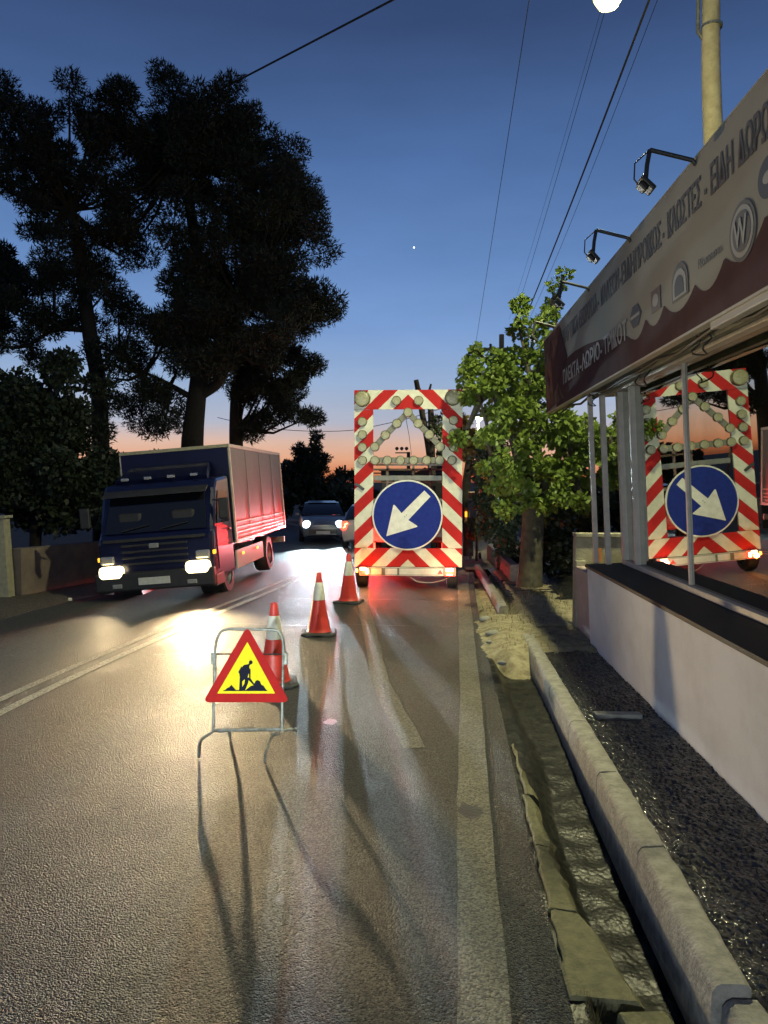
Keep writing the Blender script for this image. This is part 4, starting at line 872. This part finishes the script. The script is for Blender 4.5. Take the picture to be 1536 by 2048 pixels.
# light bar
lb = MB().box((tx(815), -.05, tz_(1143)), (tx(912) - tx(719), .06, .145)).build('light_bar', M['white'], tr, bev=.008)
MB().box((tx(815), -.082, tz_(1136)), (tx(910) - tx(721), .006, .006)).build('bar_rib', M['steelg'], lb)
MB().box((tx(815), -.082, tz_(1149)), (tx(910) - tx(721), .006, .006)).build('bar_rib', M['steelg'], lb)
for px, wd_ in ((767, 7), (797, 4)): MB().box((tx(px), -.084, tz_(1143)), (wd_ * ks, .008, .12)).build('bar_gap', M['olive'], lb)
MB().prism([(tx(875), -.084, tz_(1147)), (tx(886), -.084, tz_(1147)), (tx(880.5), -.084, tz_(1138))], (0, -.004, 0)).build('triangle_reflector', M['cone'], lb)
tl = MB().box((tx(731), -.1, tz_(1142)), (.17, .05, .12)).build('tail_lamp', M['l_red'], tr, bev=.015)
s = MB(); s.box((tx(727), -.13, tz_(1137)), (.10, .02, .05)); s.box((tx(735), -.13, tz_(1142)), (.05, .02, .085)); s.build('lit_bulb', M['l_orhot'], tl, bev=.01)
MB().box((tx(714), -.1, tz_(1141)), (.04, .04, .06)).build('marker_lamp', M['l_or'], tr, bev=.01)
tl = MB().box((tx(899), -.1, tz_(1143)), (.19, .05, .13)).build('tail_lamp', M['l_red'], tr, bev=.012)
s = MB(); s.box((tx(899), -.13, tz_(1138)), (.13, .02, .05)); s.box((tx(899), -.13, tz_(1148)), (.09, .02, .02)); s.build('lit_bulb', M['l_orhot'], tl, bev=.01)
MB().tube(catmull([(tx(820), -.04, tz_(1153)), (tx(835), -.05, tz_(1163)), (tx(860), -.05, tz_(1165)), (tx(885), -.05, tz_(1160)), (tx(900), -.04, tz_(1153))], 4), .006, 5).build('hanging_cable', M['galv'], tr, sm=True)
MB().box((0, .9, .52), (1.45, 1.7, .10)).build('chassis', M['metal'], tr, bev=.01)
MB().tube([(0, 1.7, .5), (0, 2.5, .48)], .04, 8).build('drawbar', M['metal'], tr)
MB().tube([(-.78, .35, .33), (.78, .35, .33)], .035, 8).build('axle', M['metal'], tr)
for px in (722, 905): wheel(tr, tx(px), .3, .31, .31, .19)
for px in (722, 905): MB().box((tx(px), .34, .645), (.22, .56, .02)).build('mudguard', M['plast'], tr, bev=.01)
# stays from chassis to the board
for px in (735, 897): MB().tube([(tx(px), .06, 2.6), (tx(px), 1.2, .55)], .025, 8).build('board_stay', M['steelg'], tr)
o = MB().box((0, 0, 0), (.19, .03, .05)).build('latch', M['metal'], tr, bev=.005); o.location = (tx(719), -.045, tz_(973)); o.rotation_euler = (0, R(35), 0)
lamp('POINT', 'trailer_tail_light', (tc0.x + tx(730), TY - .28, tz_(1142)), PW['tail'] * .22, (1, .28, .06), size=.04)
lamp('POINT', 'trailer_tail_light', (tc0.x + tx(899), TY - .28, tz_(1142)), PW['tail'] * .2, (1, .4, .15), size=.04)
# ---------------------------------------------------------------- works truck towing it
WY = 16.0; wt = empty('works_truck', (-.42, WY, zg(WY + 1.5)), label='open bed works truck standing in front of the arrow board trailer, orange beacon lit', cat='truck')
MB().box((0, 1.9, .72), (1.75, 3.3, .08)).build('load_bed', M['steelg'], wt, bev=.01)
MB().box((0, .22, .86), (1.75, .04, .30)).build('tailgate', M['steelg'], wt, bev=.006)
for sx in (-.86, .86): MB().box((sx, 1.9, .88), (.04, 3.3, .34)).build('side_board', M['steelg'], wt, bev=.006)
s = MB()
for z in (2.32, 2.22): s.box((0, .3, z), (1.62, .05, .04))
for x in (-.8, -.45, .1, .45, .8): s.box((x, .3, 1.6), (.05, .05, 1.4))
s.box((0, .3, 1.95), (1.62, .04, .03)); s.build('rack', M['steelg'], wt)
s = MB(); s.add([(-.82, 3.6, .45), (.82, 3.6, .45), (.82, 5.3, .45), (-.82, 5.3, .45), (-.80, 3.6, 2.0), (.80, 3.6, 2.0), (.78, 4.7, 2.0), (-.78, 4.7, 2.0), (.82, 5.3, 1.15), (-.82, 5.3, 1.15)],
      [(0, 1, 2, 3), (0, 1, 5, 4), (4, 5, 6, 7), (1, 2, 8, 6, 5), (0, 3, 9, 7, 4), (2, 3, 9, 8), (7, 6, 8, 9)]); s.build('cab', M['metal'], wt, bev=.04)
MB().box((0, 3.59, 1.6), (1.2, .02, .5)).build('rear_window', M['glassd'], wt)
bc = MB().box((-.62, 3.9, 2.06), (.34, .2, .09)).build('beacon', M['l_or'], wt, bev=.02)
MB().box((-.62, 3.79, 2.06), (.2, .02, .04)).build('lit_bulb', M['l_orhot'], bc)
for sx in (-.72, .72):
    for y in (.9, 4.5): wheel(wt, sx, y, .34, .34, .2)
for sx in (-.78, .78): MB().box((sx, .16, .62), (.16, .05, .12)).build('tail_lamp', M['l_red'], wt, bev=.01)
MB().box((.45, .9, 1.0), (.5, .9, .45)).build('cargo_crate', M['plast'], wt, bev=.02)
lamp('POINT', 'works_truck_tail_light', (-.42 - .78, WY - .05, .50), PW['tail'] * 2.6, (1, .03, .02), size=.05)
# ---------------------------------------------------------------- cars
def car(name, loc, rz, paint, label, lean=0, facing=True):
    e = empty(name, loc, (0, lean, rz), label, 'car')   # local: nose at -y
    st = [(-2.1, .50, .30, .62), (-2.0, .74, .22, .70), (-1.4, .83, .20, .86), (-.75, .86, .20, .95), (.6, .87, .20, .98), (1.5, .85, .22, .98), (1.95, .78, .26, .92), (2.08, .62, .34, .80)]
    s = MB()
    for y, hw, z0, z1 in st:
        s.v += [(-hw * .92, y, z0), (-hw, y, z0 + .18), (-hw, y, (z0 + z1) / 2 + .08), (-hw * .9, y, z1), (-hw * .4, y, z1 + .035), (hw * .4, y, z1 + .035), (hw * .9, y, z1), (hw, y, (z0 + z1) / 2 + .08), (hw, y, z0 + .18), (hw * .92, y, z0)]
    k = 10; s.f = [(i * k + j, i * k + (j + 1) % k, (i + 1) * k + (j + 1) % k, (i + 1) * k + j) for i in range(len(st) - 1) for j in range(k)] + [tuple(range(k))[::-1], tuple((len(st) - 1) * k + j for j in range(k))]
    s.build('body', paint, e, sm=True)
    s = MB(); cs = [(-.95, .78, .96, .97), (-.25, .66, .94, 1.38), (.45, .64, .96, 1.44), (1.2, .64, .97, 1.36), (1.85, .70, .94, .99)]
    for y, hw, z0, z1 in cs: s.v += [(-.80, y, z0), (-hw, y, z1 - .03), (-hw * .8, y, z1), (hw * .8, y, z1), (hw, y, z1 - .03), (.80, y, z0)]
    k = 6; s.f = [(i * k + j, i * k + (j + 1) % k, (i + 1) * k + (j + 1) % k, (i + 1) * k + j) for i in range(len(cs) - 1) for j in range(k)] + [tuple(range(k))[::-1], tuple((len(cs) - 1) * k + j for j in range(k))]
    s.build('windows', M['glassd'], e, sm=True)
    s = MB(); s.add([(-.53, -.25, 1.395), (.53, -.25, 1.395), (.52, .45, 1.455), (.52, 1.2, 1.375), (-.52, 1.2, 1.375), (-.52, .45, 1.455)], [(0, 1, 2, 5), (5, 2, 3, 4)]); s.build('roof', paint, e)
    MB().box((0, -2.1, .42), (1.0, .04, .16)).build('grille', M['plast'], e, bev=.01)
    MB().box((0, -2.14, .38), (.5, .02, .11)).build('number_plate', M['plate'], e); MB().box((0, 2.10, .62), (.5, .02, .11)).build('number_plate', M['plate'], e)
    for sx in (-1, 1):
        for y in (-1.32, 1.3): wheel(e, sx * .76, y, .31, .31, .19)
        MB().box((sx * .93, -.75, .98), (.16, .1, .11)).build('door_mirror', paint, e, bev=.02)
        h = MB().lathe((sx * .58, -2.0, .66), [(.001, -.10), (.10, -.09), (.14, -.02), (.15, .06)], 16, 'Y').build('headlight', M['c_head'] if facing else M['reflector'], e, sm=True); h.scale = (1, 1, 1)
        s = MB(); s.tube([(sx * .60, 2.08, .86), (sx * .68, 2.06, .82), (sx * .66, 2.07, .76), (sx * .74, 2.05, .70)], .022, 6)
        t = MB().box((sx * .70, 2.03, .78), (.22, .08, .28)).build('tail_lamp', M['l_red'] if not facing else M['cone'], e, bev=.03)
        if not facing: s.build('lit_strip', M['l_redhot'], t)
    return e
c1 = at(626, 1060, 27); oc = car('oncoming_car', (c1.x, 29.3, zg(29)), R(9), M['cars'], 'oncoming silver car with both white headlights on, behind the blue truck', 0, True)
for sx in (-.58, .58):
    p = Matrix.Rotation(R(9), 3, 'Z') @ Vector((sx, -2.2, .66)) + Vector((c1.x, 29.3, zg(29)))
    lamp('SPOT', 'headlight_beam', p, PW['car'] * 8, (.72, .92, 1), aim=p + Vector((.155, -1, .01)), size=.07, angle=44, blend=1)
# white car ahead, seen at the trailer's left edge
wc = car('car_ahead', (-1.92, 25.2, zg(25)), R(180 - 2), M['carw'], 'white car driving away with its left red brake lamp glowing at the arrow board edge', 0, False)
wc.location = (-1.93, 26.6, zg(26))
lamp('SPOT', 'brake_light', (-2.72, 24.2, .46), PW['tail'] * 34, (1, .03, .03), aim=(-3.6, 15, .5), size=.06, angle=34, blend=1)
# an unseen car added behind the viewpoint, whose headlights light the signs
bcx, bcy = -2.0, -11
bc_ = car('added_car_behind', (bcx, bcy + 2.1, 0), R(180), M['cars'], 'silver car added out of view behind the viewpoint, headlights on to light the signs', 0, True)
for sx in (-.58, .58):
    p = Vector((bcx + sx, bcy + 4.4, .70))
    lamp('SPOT', 'headlight_beam', p, PW['behind'], (.93, 1, .93), aim=(-.55, 13.4, 1.75), size=.08, angle=15, blend=.6)
    lamp('SPOT', 'added_wide_fill', p + Vector((0, .02, 0)), 700, (.85, .95, 1), aim=(bcx + sx, 13.4, .4), size=.08, angle=70, blend=.9)  # added wide fill from the unseen car, brightens the plaster wall
# ---------------------------------------------------------------- blue box truck
BT = empty('box_truck', (-4.40, 12.35, -.13), (0, R(-4.6), 0), 'blue box truck coming toward the viewer with yellowish headlights on', 'truck')
s = MB()
prof = [(0.0, .34), (-.02, .62), (.0, 1.10), (.10, 1.18), (.36, 1.86), (.50, 2.02), (1.30, 2.08), (1.32, .34)]
hw = .97
s.prism([(-hw, y, z) for y, z in prof], (2 * hw, 0, 0)); s.build('cab', M['tblue'], BT, bev=.11)
s = MB(); s.prism([(-.86, .085, 1.20), (.86, .085, 1.20), (.80, .345, 1.84), (-.80, .345, 1.84)], (0, -.012, .004)); s.build('windscreen', M['glassd'], BT, bev=.003)
for sx in (-1, 1):
    MB().prism([(sx * .975, .28, 1.25), (sx * .975, 1.05, 1.25), (sx * .975, 1.05, 1.80), (sx * .975, .50, 1.80)], (sx * .008, 0, 0)).build('side_window', M['glassd'], BT)
    dr = MB().prism([(sx * .974, .22, .50), (sx * .974, 1.12, .50), (sx * .974, 1.12, 1.2), (sx * .974, .22, 1.2)], (sx * .012, 0, 0)).build('door', M['tblue'], BT)
    MB().box((sx * 1.0, 1.0, 1.12), (.03, .14, .03)).build('door_handle', M['plast'], dr)
    a_ = MB().tube([(sx * .97, .20, 1.65), (sx * 1.14, .10, 1.62)], .014, 6).build('mirror_arm', M['metal'], BT, sm=True)
    MB().box((sx * 1.17, .10, 1.50), (.17, .07, .34)).build('wing_mirror', M['plast'], a_, bev=.02)
    hl = MB().box((sx * .72, -.10, .58), (.42, .16, .22)).build('headlight', M['w_head'], BT, bev=.07)
    MB().box((sx * .80, -.05, .78), (.24, .06, .14)).build('indicator_housing', M['reflector'], BT, bev=.03)
    MB().box((sx * .965, .05, .80), (.03, .12, .07)).build('indicator', M['l_amber'], BT, bev=.01)
    MB().lathe((sx * .70, .95, .40), [(.36, -.16), (.43, -.18), (.43, .18), (.36, .16)], 24, 'X').build('wheel_arch', M['plast'], BT, sm=True)
    wheel(BT, sx * .82, .95, .38, .38, .22); wheel(BT, sx * .80, 4.35, .38, .38, .3)
MB().box((0, -.07, .42), (1.98, .18, .30)).build('bumper', M['plast'], BT, bev=.03)
for z in (.70, .80, .90, 1.0): MB().box((0, -.035, z), (1.1, .03, .035)).build('grille_slat', M['plast'], BT, bev=.006)
MB().box((0, -.17, .42), (.52, .015, .115)).build('number_plate', M['plate'], BT)
MB().tube([(-.55, .06, 1.24), (-.1, .10, 1.32)], .01, 5).build('wiper', M['plast'], BT); MB().tube([(.1, .06, 1.24), (.55, .10, 1.32)], .01, 5).build('wiper', M['plast'], BT)
MB().prism([(-.88, .30, 1.88), (.88, .30, 1.88), (.88, .12, 1.80), (-.88, .12, 1.80)], (0, .02, .03)).build('sun_visor', M['plast'], BT)
MB().box((0, -.03, 1.09), (1.7, .05, .05)).build('panel_seam', M['plast'], BT, bev=.01)
MB().box((0, -.055, .98), (.16, .02, .08)).build('badge', M['reflector'], BT, bev=.01)
for sx in (-1, 1):
    MB().box((sx * .9, .18, .34), (.2, .5, .2)).build('step', M['plast'], BT, bev=.02)
    MB().box((sx * .62, -.165, .36), (.16, .02, .07)).build('fog_lamp', M['reflector'], BT, bev=.01)
    MB().box((sx * .45, .30, 1.28), (.42, .3, .5)).build('seat', M['plast'], BT, bev=.05)
for x in (-.6, -.2, .2, .6): MB().box((x, .5, 2.10), (.12, .08, .05)).build('roof_marker', M['reflector'], BT, bev=.01)
MB().prism([(-.8, .55, 2.09), (.8, .55, 2.09), (.7, 1.1, 2.32), (-.7, 1.1, 2.32)], (0, .06, -.12)).build('air_deflector', M['tblue'], BT)
cb = MB().box((0, 3.75, 1.73), (2.0, 4.75, 1.78)).build('cargo_box', M['tbox'], BT, bev=.012)
MB().box((0, 1.365, 1.73), (1.96, .012, 1.7)).build('box_front', M['tblue'], BT)
for sx in (-1, 1):
    for z in (.86, 2.60): MB().box((sx * 1.005, 3.75, z), (.03, 4.77, .06)).build('box_rail', M['alu'], cb, bev=.004)
    for y in (1.40, 6.10): MB().box((sx * 1.005, y, 1.73), (.03, .06, 1.66)).build('corner_post', M['alu'], cb, bev=.004)
    for y in (2.6, 3.8, 5.0): MB().box((sx * 1.0035, y, 1.73), (.005, .012, 1.64)).build('panel_joint', M['tbox'], cb)
    for z in (.95, 1.02, 1.10, 1.20): MB().box((sx * 1.006, 3.75, z), (.012, 4.6, .028)).build('streak_rail', M['alu'], cb, bev=.004)  # rails added to catch the red lamps as streak reflections
    sg = MB().box((sx * .93, 2.65, .52), (.04, 2.2, .34)).build('side_guard', M['carw'], BT, bev=.01)
    for y in (2.0, 3.2): MB().box((sx * .955, y, .60), (.012, .14, .05)).build('side_marker', M['l_amber'], sg)
    MB().box((sx * .80, 4.35, .82), (.34, .9, .03)).build('mudguard', M['plast'], BT, bev=.01)
MB().box((0, 1.36, 2.60), (2.02, .03, .06)).build('top_rail', M['beige'], cb, bev=.004)
MB().box((0, 3.7, .70), (.9, 4.9, .22)).build('chassis', M['metal'], BT)
MB().box((0, 6.15, .55), (1.9, .08, .14)).build('rear_bar', M['galv'], BT, bev=.01)
BT_m = Matrix.Translation(Vector((-4.40, 12.35, -.13))) @ Matrix.Rotation(R(-4.6), 4, 'Y')
for sx in (-.72, .72):
    p = BT_m @ Vector((sx, -.26, .58))
    lamp('SPOT', 'headlight_beam', p, PW['truck'] * (6.8 if sx > 0 else 1.2), (1, .74, .40), aim=p + Vector((.36 if sx > 0 else .2, -1, .07)), size=.045, angle=68 if sx > 0 else 50, blend=1)

# ---------------------------------------------------------------- traffic cones
def make_cone():
    e = empty('traffic_cone')
    s = MB(); w_ = .215; c_ = .06
    for z, q in ((0, 1), (.02, 1), (.035, .93), (.038, .8)):
        for (a, b) in ((-w_ + c_, -w_), (w_ - c_, -w_), (w_, -w_ + c_), (w_, w_ - c_), (w_ - c_, w_), (-w_ + c_, w_), (-w_, w_ - c_), (-w_, -w_ + c_)): s.v.append((a * q, b * q, z))
    s.f = [(i * 8 + j, i * 8 + (j + 1) % 8, (i + 1) * 8 + (j + 1) % 8, (i + 1) * 8 + j) for i in range(3) for j in range(8)] + [tuple(range(8))[::-1], tuple(24 + j for j in range(8))]
    s.build('base', M['rubber'], e, bev=.004)
    def rad(z): return .142 - (.142 - .030) * ((z - .038) / (.76 - .038)) ** .92
    zz = [.038 + (.76 - .038) * i / 24 for i in range(25)]
    MB().lathe((0, 0, 0), [(rad(.038) + .012, .037), (rad(.038) + .004, .05)] + [(rad(z), z) for z in zz[1:]] + [(.018, .765), (.016, .74)], 32).build('body', M['cone'], e, sm=True)
    b_ = [z for z in zz if .40 <= z <= .64]
    MB().lathe((0, 0, 0), [(rad(b_[0]) - .001, b_[0] - .004)] + [(rad(z) + .003, z) for z in b_] + [(rad(b_[-1]) - .001, b_[-1] + .004)], 32, cap=False).build('white_band', M['white'], e, sm=True)
    return e
cn = make_cone(); spots = [((549, 1368), 'nearest traffic cone, half hidden behind the triangular roadworks sign', .25), ((638, 1268), 'middle traffic cone standing clear on the road between the other two', .1), ((697, 1205), 'farthest traffic cone, beside the rear left corner of the arrow trailer', -.15)]
for i, ((px, py), lab, rz) in enumerate(spots):
    o = cn if i == 0 else copy_tree(cn); p = G(px, py)
    o.location = (p.x, p.y, 0.004); o.rotation_euler = (0, 0, rz); tag(o, lab, 'traffic cone', 'traffic cones guarding the lane')

# ---------------------------------------------------------------- triangular sign
SY = 5.28
sg = empty('roadworks_sign', (-1.3, SY, 0), label='yellow and red triangular roadworks sign on a folding tubular stand', cat='road sign')
def sp_(x, y, dy=0):   # traced outline -> leaning plane of the sign (local)
    px, py = 340 + x / 3.15, 1150 + y / 3.15
    q = at(px, py, SY); lean_ = (q.z - .17) * .22; q = at(px, py, SY + lean_)
    return Vector((q.x + 1.3, q.y - SY + dy, q.z))
fr = [sp_(*p) for p in ((272, 985), (278, 800), (284, 500), (292, 420), (312, 365), (350, 343), (420, 340), (650, 345), (690, 365), (710, 410), (714, 500), (708, 800), (706, 990))]
MB().tube(catmull(fr, 3), .0115, 10).build('tube_frame', M['galv'], sg, sm=True)
MB().tube([sp_(272, 978), sp_(706, 972)], .013, 8).build('cross_bar', M['galv'], sg, sm=True)
MB().tube([sp_(284, 497, .0), sp_(714, 499, .0)], .005, 6).build('thin_bar', M['metal'], sg, sm=True)
for x in (268, 730): MB().box(sp_(x, 525, .0), (.02, .03, .085)).build('clamp', M['galv'], sg, bev=.003)
def gl(px, py, z=0): p = G(px, py, z); return Vector((p.x + 1.3, p.y - SY, z))
A = sp_(272, 985); B = sp_(706, 990)
f1 = gl(398, 1515, .01); f2 = gl(529, 1524, .01); f3 = gl(459, 1474, .01); f4 = gl(592, 1470, .01)
for pts in ([A, A + Vector((-.03, -.015, -.02)), A + Vector((-.075, -.04, -.05)), f1 + Vector((0, .005, .07)), f1],
            [B + Vector((-.02, -.005, -.01)), B + Vector((-.075, -.02, -.03)), f2 + Vector((.012, .01, .08)), f2],
            [A + Vector((.01, .02, 0)), A + Vector((.04, .06, -.02)), f3 + Vector((0, -.02, .05)), f3],
            [B + Vector((.01, .02, 0)), B + Vector((.03, .06, .0)), B + Vector((.07, .09, -.01)), f4 + Vector((0, -.02, .05)), f4]):
    MB().tube(catmull(pts, 3), .0105, 8).build('leg', M['galv'], sg, sm=True)
def rtri(P, r, k=6):
    o = []; n_ = len(P)
    for i in range(n_):
        p = Vector(P[i]); a = (Vector(P[i - 1]) - p).normalized(); b = (Vector(P[(i + 1) % n_]) - p).normalized()
        p1, p2 = p + a * r, p + b * r
        for j in range(k + 1):
            t = j / k; o.append(((1 - t) ** 2) * p1 + 2 * t * (1 - t) * p + t * t * p2)
    return o
def spoly(P, dy, m, name, th=.003, parent=None):
    pts = [sp_(p[0], p[1], dy) for p in P]
    return MB().prism(pts, (0, -th, 0)).build(name, m, parent)
pl_ = spoly(rtri([(490, 318), (212, 797), (758, 797)], 46), -.016, M['red'], 'sign_plate', .004, sg)
spoly(rtri([(492, 418), (303, 741), (667, 741)], 6), -.0225, M['yellow'], 'yellow_face', .001, pl_)
fig = [[(500, 556), (470, 562), (452, 582), (443, 625), (448, 650), (470, 655), (492, 645), (503, 610), (505, 570)], [(445, 640), (440, 722), (462, 722), (460, 665), (478, 650)],
       [(478, 640), (474, 680), (450, 715), (450, 722), (478, 722), (498, 672), (503, 640)], [(456, 568), (436, 605), (444, 622), (460, 598)], [(500, 575), (504, 640), (496, 652), (535, 692), (541, 686), (512, 645), (513, 590)],
       [(345, 725), (366, 706), (380, 700), (392, 686), (404, 700), (425, 722)], [(478, 722), (515, 692), (530, 690), (545, 660), (558, 656), (572, 664), (580, 684), (596, 694), (615, 724)], [(343, 719), (617, 719), (617, 725), (343, 725)],
       [(514 + 12 * math.cos(t), 545 + 13 * math.sin(t)) for t in [math.pi * 2 * i / 14 for i in range(14)]], [(503, 552), (490, 562), (502, 572), (512, 558)]]
s = MB()
for i, f in enumerate(fig): s.prism([sp_(x, y, -.0245 - .0002 * i) for x, y in f], (0, -.0006, 0))
s.build('digger_symbol', M['black'], pl_)
